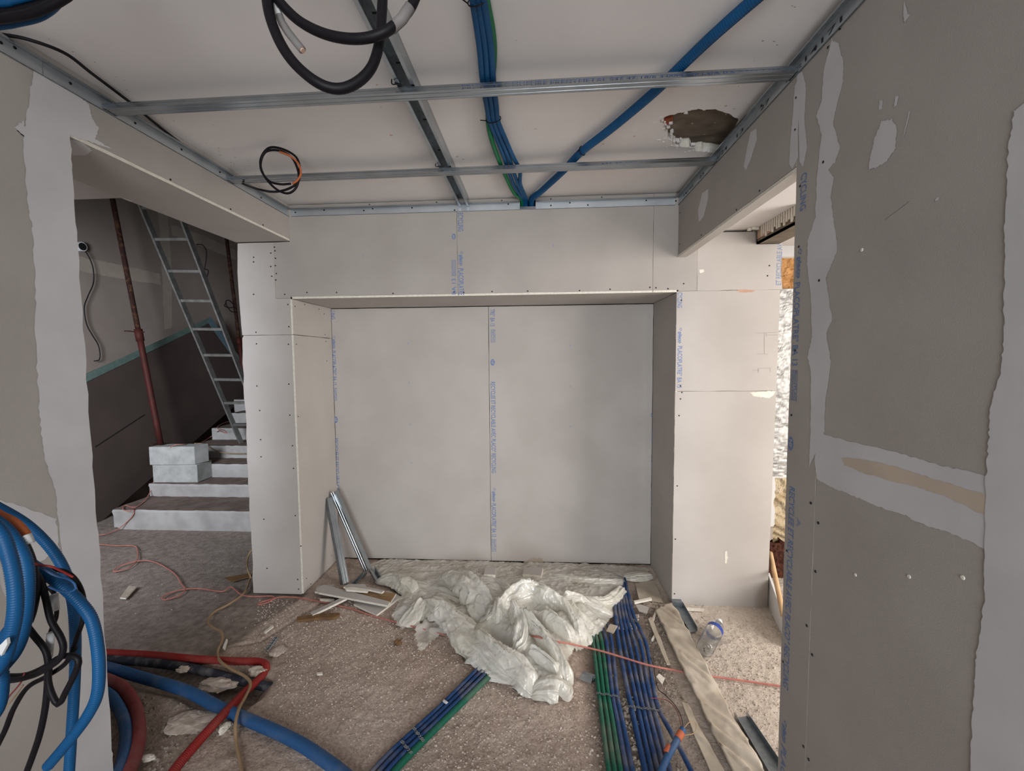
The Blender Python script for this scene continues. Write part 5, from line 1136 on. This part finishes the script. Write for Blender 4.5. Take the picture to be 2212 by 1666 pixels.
    for c in C:
        prev = None
        for u, v, h in c:
            p = at(u, v, Z=h); k = addp(p.x, p.y, h)
            if prev is not None: E2.append((prev, k))
            prev = k
    base_n = len(P2); bx_ = np.array([tuple(p) for p in P2]); bh = np.array(H2)
    rs = random.Random(5); c = 0
    while c < 330:                                      # small secondary facets
        x = rs.uniform(-1.3, .75); y = rs.uniform(1.8, 3.09)
        if not inside(np.array([x]), np.array([y]), hem)[0]: continue
        d2 = (bx_[:, 0] - x) ** 2 + (bx_[:, 1] - y) ** 2
        if d2.min() < .018 ** 2: c += 1; continue
        w = 1 / (d2 + .0004) ** 1.6; h = float((w * bh).sum() / w.sum())
        addp(x, y, max(.003, h * rs.uniform(.72, 1.12) + rs.uniform(-.008, .008))); c += 1
    vv, ee, ff, ov, oe, of = delaunay_2d_cdt(P2, E2, [], 0, 1e-5)
    hh = []
    allx = np.array([tuple(p) for p in P2]); allh = np.array(H2)
    for p, o_ in zip(vv, ov):
        if o_: hh.append(max(H2[k] for k in o_))
        else:
            d2 = (allx[:, 0] - p.x) ** 2 + (allx[:, 1] - p.y) ** 2; k = np.argsort(d2)[:3]; w = 1 / (d2[k] + 1e-6); hh.append(float((w * allh[k]).sum() / w.sum()))
    d = .0065; x0, y0 = -1.36, 1.76; nx_, ny_ = int(2.2 / d), int((3.112 - y0) / d) + 1
    gx = x0 + np.arange(nx_) * d; gy = y0 + np.arange(ny_) * d; X, Y = np.meshgrid(gx, gy); H = np.zeros(X.shape)
    for f in ff:
        a, b, c_ = [vv[i] for i in f[:3]]; ha, hb_, hc = [hh[i] for i in f[:3]]
        i0 = max(0, int((min(a.x, b.x, c_.x) - x0) / d)); i1 = min(nx_, int((max(a.x, b.x, c_.x) - x0) / d) + 2)
        j0 = max(0, int((min(a.y, b.y, c_.y) - y0) / d)); j1 = min(ny_, int((max(a.y, b.y, c_.y) - y0) / d) + 2)
        if i1 <= i0 or j1 <= j0: continue
        den = (b.y - c_.y) * (a.x - c_.x) + (c_.x - b.x) * (a.y - c_.y)
        if abs(den) < 1e-12: continue
        xx = X[j0:j1, i0:i1]; yy = Y[j0:j1, i0:i1]
        l1 = ((b.y - c_.y) * (xx - c_.x) + (c_.x - b.x) * (yy - c_.y)) / den; l2 = ((c_.y - a.y) * (xx - c_.x) + (a.x - c_.x) * (yy - c_.y)) / den; l3 = 1 - l1 - l2
        m_ = (l1 >= -1e-6) & (l2 >= -1e-6) & (l3 >= -1e-6); sub = H[j0:j1, i0:i1]; sub[m_] = (l1 * ha + l2 * hb_ + l3 * hc)[m_]
    def blur(A, k):
        for _ in range(k):
            B = np.pad(A, 1, mode='edge'); A = (B[1:-1, 1:-1] * 2 + B[:-2, 1:-1] + B[2:, 1:-1] + B[1:-1, :-2] + B[1:-1, 2:]) / 6
        return A
    Hs = blur(H, 9) * .60; H = Hs
    def rid(x, y, s): return 1 - np.abs(2 * vnoise(x, y, s) - 1)
    wx = (fbm(X * 7, Y * 7, 3, 41) - .5); wy = (fbm(X * 7, Y * 7, 3, 57) - .5)
    gyy, gxx = np.gradient(Hs, d); sl = np.clip(np.hypot(gxx, gyy), 0, 2)
    # fine pleats run down the slopes
    ang = X * np.cos(.6) + Y * np.sin(.6)
    det = rid((X + wx * .25) * 21, (Y + wy * .22) * 8, 62) ** 3 * .008 + rid((X * .7 + Y * .7 + wx * .2) * 11, (Y - X) * 20 + wy * 4, 61) ** 3 * .008 + rid((X + wx * .1) * 42, (Y + wy * .1) * 33, 63) ** 2 * .0028
    H = H + det * (.55 + .45 * sl)
    keep = inside(X, Y, hem)
    Z = np.maximum(ground(X, Y)[0], -.006) + .006 + H
    H0 = np.clip(Hs, 0, 1)
    XX = X + wx * H0 * .5; YY = np.minimum(Y + wy * H0 * .35 - H0 * .10, 3.112)
    idx = np.arange(nx_ * ny_).reshape(ny_, nx_)
    kq = keep[:-1, :-1] & keep[1:, :-1] & keep[:-1, 1:] & keep[1:, 1:]
    q = np.stack([idx[:-1, :-1][kq], idx[:-1, 1:][kq], idx[1:, 1:][kq], idx[1:, :-1][kq]], 1)
    used = np.unique(q); rem = -np.ones(nx_ * ny_, int); rem[used] = np.arange(len(used))
    Vv = np.stack([XX.ravel(), YY.ravel(), Z.ravel()], 1)[used]
    VV = [Vv]; FF = rem[q].tolist(); base = len(Vv)
    for li, L in enumerate(LOBES):
        pts = [at(u, v, Z=h) for u, v, h, w in L]; hs = [p[2] for p in L]; ws = [p[3] for p in L]
        C, sl_ = catmull(pts, .007); n_ = len(C)
        # height and width along the spine
        seg_ = np.concatenate([[0], np.cumsum([(pts[i + 1] - pts[i]).length for i in range(len(pts) - 1)])]); seg_ = seg_ / seg_[-1]
        tt = np.linspace(0, 1, n_); h_ = np.interp(tt, seg_, hs); w_ = np.interp(tt, seg_, ws)
        for _ in range(6): h_ = np.convolve(np.pad(h_, 2, mode='edge'), np.ones(5) / 5, 'valid'); w_ = np.convolve(np.pad(w_, 2, mode='edge'), np.ones(5) / 5, 'valid')
        Tn = np.gradient(C[:, :2], axis=0); Tn /= np.linalg.norm(Tn, axis=1)[:, None] + 1e-9; Sn = np.stack([-Tn[:, 1], Tn[:, 0]], 1)
        m = 64; th = np.linspace(-.16 * math.pi, 1.16 * math.pi, m)[None, :]; S = (tt * seg_[-1] * sl_[-1])[:, None] + 0 * th
        a = th * 2.1 + 0 * S; sd = 100 + li * 7
        drift = (fbm(S * 7 + li, a * .4, 3, sd) - .5) * 2.6
        pl = rid((a + drift) * 1.0 + 3, S * 3.0 + li, sd + 1) ** 3 * .34 + rid((a + drift * 1.4) * 2.2, S * 5, sd + 2) ** 4 * .16
        dent = (fbm(S * 9, a * .8 + li * 3, 2, sd + 4) - .5) * .45
        rr = .80 + pl + dent
        end = np.clip(np.minimum(tt, 1 - tt) / .10, 0, 1)[:, None] ** .55
        ox = w_[:, None] * np.cos(th) * rr * (.35 + .65 * end); oz = np.sign(np.sin(th)) * np.abs(np.sin(th)) ** .85 * h_[:, None] * (.90 + .55 * (rr - .95)) * (.25 + .75 * end)
        cx = C[:, 0][:, None] + Sn[:, 0][:, None] * ox; cy = C[:, 1][:, None] + Sn[:, 1][:, None] * ox; cz = .006 + np.maximum(oz, -.004)
        cy = np.minimum(cy, 3.11)
        VV.append(np.stack([cx, cy, cz], -1).reshape(-1, 3))
        i_ = (np.arange(n_ - 1)[:, None] * m + np.arange(m - 1)[None, :]).reshape(-1) + base
        FF += np.stack([i_, i_ + 1, i_ + m + 1, i_ + m], 1).tolist(); base += n_ * m
    o = mesh('plastic_sheet', np.concatenate(VV), FF, [M['polythene'], M['polythene_film']], None, True, np.concatenate([np.ones(len(q), int), np.zeros(len(FF) - len(q), int)]))
    tag(o, 'crumpled translucent polythene sheet heaped on the floor before the niche', 'sheet')
    P = [tuple(at(u, v, Z=.01)[:2]) for u, v in ((896, 1352), (893, 1382), (903, 1411), (930, 1395), (955, 1370), (985, 1380), (960, 1345), (925, 1340))]
    x_ = np.arange(-1.0, -.4, .012); y_ = np.arange(2.0, 2.6, .012); X, Y = np.meshgrid(x_, y_); kp = inside(X, Y, P)
    Z = .004 + ground(X, Y)[0] + rid(X * 14 + Y * 5, Y * 9, 81) ** 2 * .02
    ny_, nx_ = X.shape; idx = np.arange(nx_ * ny_).reshape(ny_, nx_); kq = kp[:-1, :-1] & kp[1:, :-1] & kp[:-1, 1:] & kp[1:, 1:]
    q = np.stack([idx[:-1, :-1][kq], idx[:-1, 1:][kq], idx[1:, 1:][kq], idx[1:, :-1][kq]], 1)
    mesh('loose_corner', np.stack([X.ravel(), Y.ravel(), Z.ravel()], 1), q.tolist(), M['polythene_film'], o, True)
sheet()

# ------------------------------------------------------------------ metal studs leaning in the niche corner
def stud(a, b, up, lab, w=.047, h=.03, group='galvanised stud offcuts in the niche corner', name='metal_stud'):
    """C-profile from a to b; 'up' = direction the open back faces"""
    a = Vector(a); b = Vector(b); d = (b - a).normalized(); up = Vector(up); s = d.cross(up).normalized(); u = s.cross(d).normalized()
    g = empty(name, tuple(a)); tag(g, lab, 'stud', group)
    def seg(pts, nm_, m):
        vs = [e + s * x + u * z for e in (a, b) for x, z in pts]; n = len(pts)
        o = mesh(nm_, vs, [(i, i + 1, i + 1 + n, i + n) for i in range(n - 1)], M[m], g)
        md = o.modifiers.new('solid', 'SOLIDIFY'); md.thickness = .0009
    hw = w / 2
    seg([(-hw, 0), (-hw * .6, 0), (-hw * .5, .002), (-hw * .35, .002), (-hw * .25, 0), (hw * .25, 0), (hw * .35, .002), (hw * .5, .002), (hw * .6, 0), (hw, 0)], 'web', 'zinc')
    seg([(-hw, 0), (-hw, h), (-hw + .006, h)], 'flange', 'zinc'); seg([(hw, 0), (hw, h), (hw - .006, h)], 'flange', 'zinc_dull_shaded')  # second flange darker: shaded side of the same profile painted in
stud(at(791, 1234, Z=.006), at(718, 1064, X=NL + .035), (.2, 1, .3), 'shiny steel stud leaning right in the niche corner, longest', w=.05, h=.035)
stud(at(748, 1260, Z=.006), at(713, 1075, X=NL + .025), (-.9, .6, .1), 'steel stud leaning more upright beside the niche cheek', w=.045, h=.035)
stud(at(818, 1258, Z=.012), at(803, 1232, Z=.03), (0, 0, 1), 'short dark stud piece on floor right of leaning studs', w=.045, h=.025)
stud(at(765, 1262, Z=.008), at(788, 1240, Z=.008), (0, 0, 1), 'short stud piece lying flat between the leaning studs', w=.03, h=.012)

# ------------------------------------------------------------------ plasterboard offcuts and other litter
def slab(px, z, th, name, lab, cat, mats=None, group=None, tilt=(0, 0, 0, 0)):
    vs = []
    P = [at(u, v, Z=z + t) for (u, v), t in zip(px, tilt if len(tilt) == len(px) else (0,) * len(px))]
    n = len(P); vs = [tuple(p - Vector((0, 0, th))) for p in P] + [tuple(p) for p in P]
    fs = [tuple(range(n - 1, -1, -1)), tuple(range(n, 2 * n))] + [(i, (i + 1) % n, (i + 1) % n + n, i + n) for i in range(n)]
    # make sure the winding is outward
    a = sum((P[i].x * P[(i + 1) % n].y - P[(i + 1) % n].x * P[i].y) for i in range(n))
    if a < 0: fs = [tuple(reversed(f)) for f in fs]
    o = mesh(name, vs, fs, mats or [M['paper'], M['gypsum']], None, False, [0, 0] + [1] * n)
    tag(o, lab, cat, group); return o
GO = 'plasterboard offcuts left of the sheet'
OFF = 'plasterboard_offcut'
slab([(764, 1305), (813, 1329), (866, 1289), (840, 1276), (790, 1284)], .014, .0125, OFF, 'wide plasterboard offcut lowest in the pile, pointing at camera', 'offcut', group=GO)
slab([(683, 1270), (688, 1280), (838, 1308), (842, 1300), (700, 1263)], .045, .0125, OFF, 'long grey plasterboard strip across the offcut pile', 'offcut', group=GO, tilt=(0, 0, 0, 0, 0))
slab([(720, 1280), (722, 1272), (745, 1268), (856, 1282), (840, 1307), (822, 1304)], .031, .0125, OFF, 'brown-faced plasterboard strip under the long grey strip', 'offcut', [M['wood'], M['gypsum']], group=GO)
slab([(680, 1278), (685, 1266), (720, 1263), (725, 1282)], .030, .0125, OFF, 'dusty plasterboard offcut at left end of the pile', 'offcut', group=GO)
slab([(671, 1323), (675, 1329), (759, 1288), (755, 1283)], .026, .0125, OFF, 'narrow plasterboard strip with bright edge pointing lower left', 'offcut', group=GO, tilt=(-.006, -.006, .012, .012))
slab([(745, 1270), (748, 1274), (794, 1278), (796, 1273), (760, 1268)], .062, .012, OFF, 'small white-edged plaster strip on top of the pile', 'offcut', [M['gypsum'], M['gypsum']], group=GO)
slab([(742, 1268), (752, 1262), (788, 1262), (792, 1268), (830, 1276), (825, 1280), (790, 1272)], .058, .011, OFF, 'torn thin plasterboard piece on top of the pile, at back', 'offcut', group=GO)
slab([(690, 1293), (692, 1297), (722, 1298), (722, 1294)], .013, .012, OFF, 'tiny white plaster strip left of the offcut pile', 'offcut', [M['gypsum'], M['gypsum']], group=GO)
slab([(640, 1340), (642, 1332), (700, 1325), (733, 1324), (734, 1328), (722, 1334), (700, 1334)], .016, .014, 'wood_splinter', 'broken brown wood splinter below the offcut pile', 'wood', [M['wood_brown'], M['wood_brown']])
slab([(1045, 1241), (1070, 1242), (1071, 1226), (1048, 1226)], .055, .03, 'wedge_block', 'left plasterboard wedge under the niche back boards', 'wedge', group='plasterboard wedges under the niche boards')
slab([(1129, 1240), (1169, 1244), (1173, 1226), (1133, 1226)], .055, .03, 'wedge_block', 'right plasterboard wedge under the niche back boards', 'wedge', group='plasterboard wedges under the niche boards')
slab([(259, 1291), (272, 1292), (295, 1267), (278, 1266)], .012, .010, OFF, 'pale board scrap alone on the dark floor beyond left opening', 'offcut', [M['paper_dusty'], M['gypsum']])
slab([(570, 1365), (573, 1367), (591, 1353), (588, 1350)], .010, .008, OFF, 'tiny pale stick near the broken screed edge', 'offcut', [M['gypsum'], M['gypsum']])
slab([(1310, 1362), (1325, 1367), (1334, 1352), (1318, 1348)], .035, .006, 'paper_scrap', 'torn beige board scrap lying on blue conduits at sheet edge', 'scrap', [M['paper_dusty'], M['paper_dusty']])
slab([(1369, 1298), (1371, 1302), (1408, 1294), (1406, 1290)], .020, .012, 'wood_stick', 'thin pale stick beside the blue conduits near niche', 'stick', [M['gypsum'], M['gypsum']])
slab([(1408, 1338), (1412, 1340), (1422, 1311), (1419, 1309)], .02, .012, 'wood_stick', 'thin pale stick leaning at top of the dusty plank', 'stick', [M['dusty_wood'], M['gypsum']])
slab([(1407, 1382), (1411, 1383), (1420, 1366), (1416, 1364)], .012, .01, 'wood_stick', 'short pale stick left of the dusty plank', 'stick', [M['gypsum'], M['gypsum']])
slab([(1373, 1306), (1380, 1320), (1398, 1325), (1402, 1312), (1385, 1306)], .012, .004, 'paper_scrap', 'greyish crumpled scrap right of the conduits', 'scrap', [M['paper'], M['paper']])
slab([(1418, 1462), (1430, 1478), (1436, 1465), (1424, 1455)], .010, .004, 'paper_scrap', 'pale torn scrap between conduits and plank', 'scrap', [M['gypsum'], M['gypsum']])
slab([(1372, 1260), (1380, 1294), (1432, 1302), (1420, 1270), (1408, 1254)], .008, .005, 'board_scrap', 'flat dusty brown board at the right corner of niche', 'board', [M['dusty_wood'], M['dusty_wood']])
slab([(481, 1399), (489, 1380), (492, 1382), (486, 1403)], .012, .008, OFF, 'small pale sliver above red duct on the left floor', 'offcut', [M['gypsum'], M['gypsum']])
slab([(684, 1453), (685, 1457), (697, 1456), (696, 1452)], .008, .007, OFF, 'tiny white plaster crumb on the middle floor', 'offcut', [M['gypsum'], M['gypsum']])
slab([(485, 1248), (500, 1256), (545, 1244), (540, 1238)], .010, .006, 'wood_scrap', 'thin dark wood scrap on floor left of the pier', 'scrap', [M['wood_brown'], M['wood_brown']])
# perforated corner bead piece
pbx = empty('perforated_strip', tuple(fl([(588, 1390)], .01)[0])); tag(pbx, 'short perforated grey metal strip on the floor left', 'strip')
a, b = Vector(fl([(578, 1404)], .010)[0]), Vector(fl([(598, 1376)], .010)[0]); MB().bar(a, b, .026, .0015).build('plate', M['zinc'], pbx)
mb = MB(); d = (b - a).normalized(); s = Vector((-d.y, d.x, 0))
for i in range(5):
    c = a.lerp(b, (i + .5) / 5); mb.bar(c - d * .008, c + d * .008, .005, .0022)
    mb.bar(c - d * .006 + s * .008, c + d * .006 + s * .008, .003, .0022)
mb.build('slots', M['void'], pbx)
g = empty('metal_offcut', tuple(fl([(1265, 1465)], .02)[0])); tag(g, 'small bent galvanised offcut left of the green conduits', 'offcut')
q = [at(u, v, Z=z) for u, v, z in ((1252, 1468, .004), (1256, 1455, .03), (1280, 1462, .03), (1277, 1477, .004), (1262, 1450, .03), (1286, 1458, .028), (1286, 1472, .004))]
MB().add(q, [(0, 1, 2, 3), (1, 4, 5, 2), (2, 5, 6, 3)]).build('folded_plate', M['zinc'], g)
# brown lump
bm = bmesh.new(); bmesh.ops.create_icosphere(bm, subdivisions=3, radius=1)
c = fl([(860, 1388)], .008)[0]
for v in bm.verts:
    n_ = 1 + .35 * (float(vnoise(np.array(v.co.x * 2.2 + 5), np.array(v.co.y * 2.2 + v.co.z * 3), 5)) - .5) * 2
    v.co = Vector((v.co.x * .024, v.co.y * .017, v.co.z * .011)) * n_ + Vector(c)
me = bpy.data.meshes.new('mud_clod'); bm.to_mesh(me); bm.free(); me.materials.append(M['wood_brown']); o = link(bpy.data.objects.new('mud_clod', me)); tag(o, 'brown clod lying alone on the screed left of sheet', 'clod')

def lump(name, u, v, size, z, m, lab, cat, seed):
    bm = bmesh.new(); bmesh.ops.create_icosphere(bm, subdivisions=4, radius=1); c = at(u, v, Z=z)
    for w in bm.verts:
        q = w.co; n_ = 1 + 1.0 * (float(fbm(np.array(q.x * 1.7 + seed), np.array(q.y * 1.7 + q.z * 2.1 + seed), 3, seed)) - .5) + .22 * float(1 - abs(2 * vnoise(np.array(q.x * 4 + q.z), np.array(q.y * 4 - q.z * 3), seed + 1) - 1))
        w.co = Vector((q.x * size[0], q.y * size[1], q.z * size[2])) * n_ + c
    me = bpy.data.meshes.new(name); bm.to_mesh(me); bm.free(); me.materials.append(M[m]); o = link(bpy.data.objects.new(name, me)); tag(o, lab, cat); return o
lump('plaster_lump', 556, 1452, (.042, .026, .018), .004, 'chip', 'ragged pale plaster lump inside the red duct hairpin', 'lump', 3)
lump('plaster_lump', 600, 1408, (.030, .038, .010), .004, 'grit', 'tan rubble lump above the bend of red duct', 'lump', 8)
lump('plaster_lump', 395, 1446, (.030, .018, .012), .004, 'chip', 'small crumbly lump on edge of the black duct trench', 'lump', 12)
lump('mortar_chunk', 470, 1478, (.085, .045, .016), -.012, 'grit', 'broad brown mortar chunk between black duct and blue duct', 'chunk', 17)
lump('mortar_chunk', 420, 1560, (.10, .06, .016), -.012, 'grit', 'flat brown mortar chunk below the thick blue duct', 'chunk', 23)
lump('crumpled_paper', 486, 1572, (.014, .026, .014), .012, 'gypsum', 'crumpled white paper scrap by the crossing of red and blue ducts', 'paper', 29)
lump('crumpled_paper', 318, 1638, (.028, .014, .008), .006, 'gypsum', 'torn white paper scrap near bottom edge between ducts', 'paper', 31)
lump('stone', 530, 1552, (.013, .010, .008), .004, 'chip', 'pale stone resting against the thick blue duct', 'stone', 37)
lump('stone', 1325, 1462, (.012, .010, .007), .006, 'wood_brown', 'small brown stone beside the bent metal offcut', 'stone', 41)
# ------------------------------------------------------------------ dusty plank, rails, bottle on the right
def plank(L, R, z, lab, name, m, n=40, warp=.004, th=.018):
    """long board given by its left and right edges (pixels), sampled into a grid so its face can warp"""
    def samp(E, k): 
        C_ = [at(u, v, Z=z) for u, v in E]; t = k * (len(C_) - 1); i = min(int(t), len(C_) - 2); return C_[i].lerp(C_[i + 1], t - i)
    w = 16; vs = []; fs = []; n = n * 4; ph = rng.random() * 9
    for i in range(n + 1):
        a, b = samp(L, i / n), samp(R, i / n)
        for j in range(w + 1):
            p = a.lerp(b, j / w); hh = 0
            vs.append((p.x, p.y, p.z + hh))
    for i in range(n):
        for j in range(w): q = i * (w + 1) + j; fs.append((q, q + 1, q + w + 2, q + w + 1))
    V_ = np.array(vs); a_ = V_[:, 0] * .88 + V_[:, 1] * .47; b_ = V_[:, 1] * .88 - V_[:, 0] * .47
    V_[:, 2] += warp * ((1 - np.abs(2 * vnoise(a_ * 26 + 2 * fbm(a_ * 9, b_ * 7, 2, 5), b_ * 5, 91) - 1)) ** 2 * 1.6 + (fbm(a_ * 40, b_ * 22, 3, 92) - .5) * .9)
    o = mesh(name, V_, fs, M[m], None, True); md = o.modifiers.new('solid', 'SOLIDIFY'); md.thickness = th; md.offset = -1 if True else 1
    tag(o, lab, 'plank'); return o
plank([(1416, 1322), (1464, 1429), (1523, 1552), (1579, 1666), (1615, 1740)], [(1452, 1305), (1505, 1402), (1572, 1534), (1647, 1666), (1690, 1740)], .016, 'long dusty wooden plank running from niche corner to bottom right', 'dusty_plank', 'dusty_wood', warp=.010, th=.010)
plank([(1472, 1520), (1495, 1580), (1538, 1680), (1560, 1740)], [(1486, 1524), (1520, 1590), (1572, 1680), (1600, 1740)], .010, 'thin pale dusty lath left of the long plank', 'dusty_lath', 'dusty_wood', th=.004)
plank([(1400, 1340), (1420, 1390), (1440, 1440)], [(1408, 1336), (1430, 1390), (1448, 1440)], .010, 'narrow dusty lath beside upper end of plank', 'dusty_lath', 'dusty_wood', th=.006)
def u_rail(px, z, lab, h=.026):
    """U-section rail lying on the floor: px = end A left, right; end B left, right"""
    g = empty('steel_rail', tuple(at(*px[0], Z=z))); tag(g, lab, 'rail', 'steel rails lying beside the dusty plank')
    aL, aR, bL, bR = [at(u, v, Z=z) for u, v in px]; H = Vector((0, 0, h))
    mb = MB(); mb.add([aL, aR, bR, bL], [(0, 1, 2, 3)]); o = mb.build('web', M['zinc_dull_shaded'], g); o.modifiers.new('s', 'SOLIDIFY').thickness = .001
    for a, b in ((aL, bL), (aR, bR)):
        mb = MB(); mb.add([a, b, b + H, a + H], [(0, 1, 2, 3)]); o = mb.build('flange', M['zinc'], g); o.modifiers.new('s', 'SOLIDIFY').thickness = .001
u_rail([(1452, 1310), (1474, 1309), (1487, 1368), (1506, 1364)], .006, 'steel rail on floor at foot of the right pier')
u_rail([(1586, 1552), (1612, 1548), (1660, 1680), (1692, 1668)], .008, 'steel rail on floor between plank and right wall')
o = MB().box(*(lambda p: (p.x - .012, p.x + .05, p.y - .004, p.y + .03))(at(1456, 1312, Z=0)), .0, .035).build('rail_shoe', M['zinc_dull_shaded']); tag(o, 'small grey rail end fitted under the right pier corner', 'rail end')
slab([(1478, 1312), (1480, 1317), (1520, 1319), (1521, 1315)], .012, .008, OFF, 'white plaster strip at foot of the right pier', 'offcut', [M['gypsum'], M['gypsum']])
# bottle lying on its side
def bottle():
    base = at(1521, 1404, Z=.043); neck = at(1549, 1352, Z=.043); d = (neck - base).normalized()
    L = (neck - base).length + .03
    prof = [(0, 0), (.018, .0), (.03, .001), (.040, .008), (.042, .02)]
    x = .025
    while x < L * .55: prof += [(.042, x), (.0395, x + .006), (.042, x + .012)]; x += .016
    prof += [(.042, L * .60), (.042, L * .74), (.041, L * .80), (.036, L * .88), (.026, L * .95), (.016, L * .985), (.013, L), (.013, L + .02)]
    s = d.cross(Vector((0, 0, 1))).normalized(); u = s.cross(d); n = 28; vs = []; fs = []
    for r, t in prof:
        for i in range(n): a = 2 * math.pi * i / n; vs.append(base + d * t + s * (r * math.cos(a)) + u * (r * math.sin(a)))
    for k_ in range(len(prof) - 1):
        for i in range(n): j = (i + 1) % n; fs.append((k_ * n + i, k_ * n + j, (k_ + 1) * n + j, (k_ + 1) * n + i))
    g = empty('plastic_bottle', tuple(base)); tag(g, 'clear ribbed plastic water bottle lying on the sunlit grit, blue band', 'bottle')
    o = mesh('bottle_body', vs, fs, M['bottle'], g, True); md = o.modifiers.new('s', 'SOLIDIFY'); md.thickness = .0006
    vs = []; fs = []
    for t in (L * .63, L * .74):
        for i in range(n): a = 2 * math.pi * i / n; vs.append(base + d * t + s * (.0428 * math.cos(a)) + u * (.0428 * math.sin(a)))
    for i in range(n): j = (i + 1) % n; fs.append((i, j, j + n, i + n))
    mesh('label_band', vs, fs, M['bottle_blue'], g, True)
    mb = MB(); mb.cyl(base + d * (L + .004), base + d * (L + .022), .0155, 18); mb.build('cap', M['white_paint'], g, False)
bottle()

# ------------------------------------------------------------------ things in the bright gap beyond the right pier
gy = 3.05
def gp_(u, v, Y=gy): return at(u, v, Y=Y)
ins = empty('insulation_batt', tuple(gp_(1700, 1000))); tag(ins, 'foil-faced insulation batt standing behind the right pier', 'insulation')
def sheetY(px, Y, nm_, m, parent, amp=.012, fr=16, n=26, seed=5):
    (u0, v0), (u1, v1) = px; a = at(u0, v0, Y=Y); b = at(u1, v1, Y=Y); vs = []; fs = []
    x0, x1 = min(a.x, b.x), max(a.x, b.x); z0, z1 = min(a.z, b.z), max(a.z, b.z); m_ = max(4, int(n * (z1 - z0) / max(.05, (x1 - x0)))); m_ = min(m_, 160)
    for j in range(m_ + 1):
        for i in range(n + 1):
            x = x0 + (x1 - x0) * i / n; z = z0 + (z1 - z0) * j / m_
            y = Y - amp * float(1 - abs(2 * vnoise(np.array(x * fr + z * 6), np.array(z * fr * 2.4 + x * 9), seed) - 1)) - amp * .5 * float(vnoise(np.array(x * fr * 4), np.array(z * fr * 5), seed + 1))
            vs.append((x, y, z))
    for j in range(m_):
        for i in range(n): q = j * (n + 1) + i; fs.append((q, q + 1, q + n + 2, q + n + 1))
    return mesh(nm_, vs, fs, M[m], parent, False)
sheetY(((1670, 625), (1760, 1030)), gy, 'foil_face', 'foil', ins, amp=.007, seed=6)
sheetY(((1670, 1030), (1760, 1200)), gy + .02, 'wool', 'wool_cream', ins, amp=.03, fr=9, seed=8)
sheetY(((1670, 560), (1760, 680)), gy + .06, 'amber_wool', 'wool_amber', ins, amp=.02, fr=12, seed=9)
MB().box(*(lambda a, b: (a.x, b.x, gy + .1, gy + .2, b.z, a.z))(at(1660, 555, Y=gy + .1), at(1770, 574, Y=gy + .1))).build('batten', M['gypsum'], ins)
cm = sheetY(((1660, 1172), (1745, 1248)), gy - .05, 'coir_mat', 'coir', None, amp=.015, fr=30, seed=12); cm.modifiers.new('s', 'SOLIDIFY').thickness = .08
tag(cm, 'dark brown fibrous roll in the gap beyond the right pier', 'mat')
a = Vector((PR + .004, YB + .05, 0)); b = at(1702, 1400, Z=0); zt_ = .19
wp = MB(); wp.hexa([(a.x, a.y, -.01), (b.x, b.y, -.01), (b.x + .012, b.y, -.01), (a.x + .012, a.y, -.01), (a.x, a.y, zt_), (b.x, b.y, .09), (b.x + .012, b.y, .09), (a.x + .012, a.y, zt_)])
o = wp.build('white_plate', M['white_paint']); tag(o, 'white pitted plate below the brown roll beyond right pier', 'plate')
o = tube('wooden_handle', [at(1664, 1195, Y=2.75), at(1692, 1330, Y=2.30)], .014, M['wood_pale'], seg=12, step=.03); tag(o, 'pale wooden tool handle leaning behind the right pier', 'handle')
bpy.context.view_layer.update()
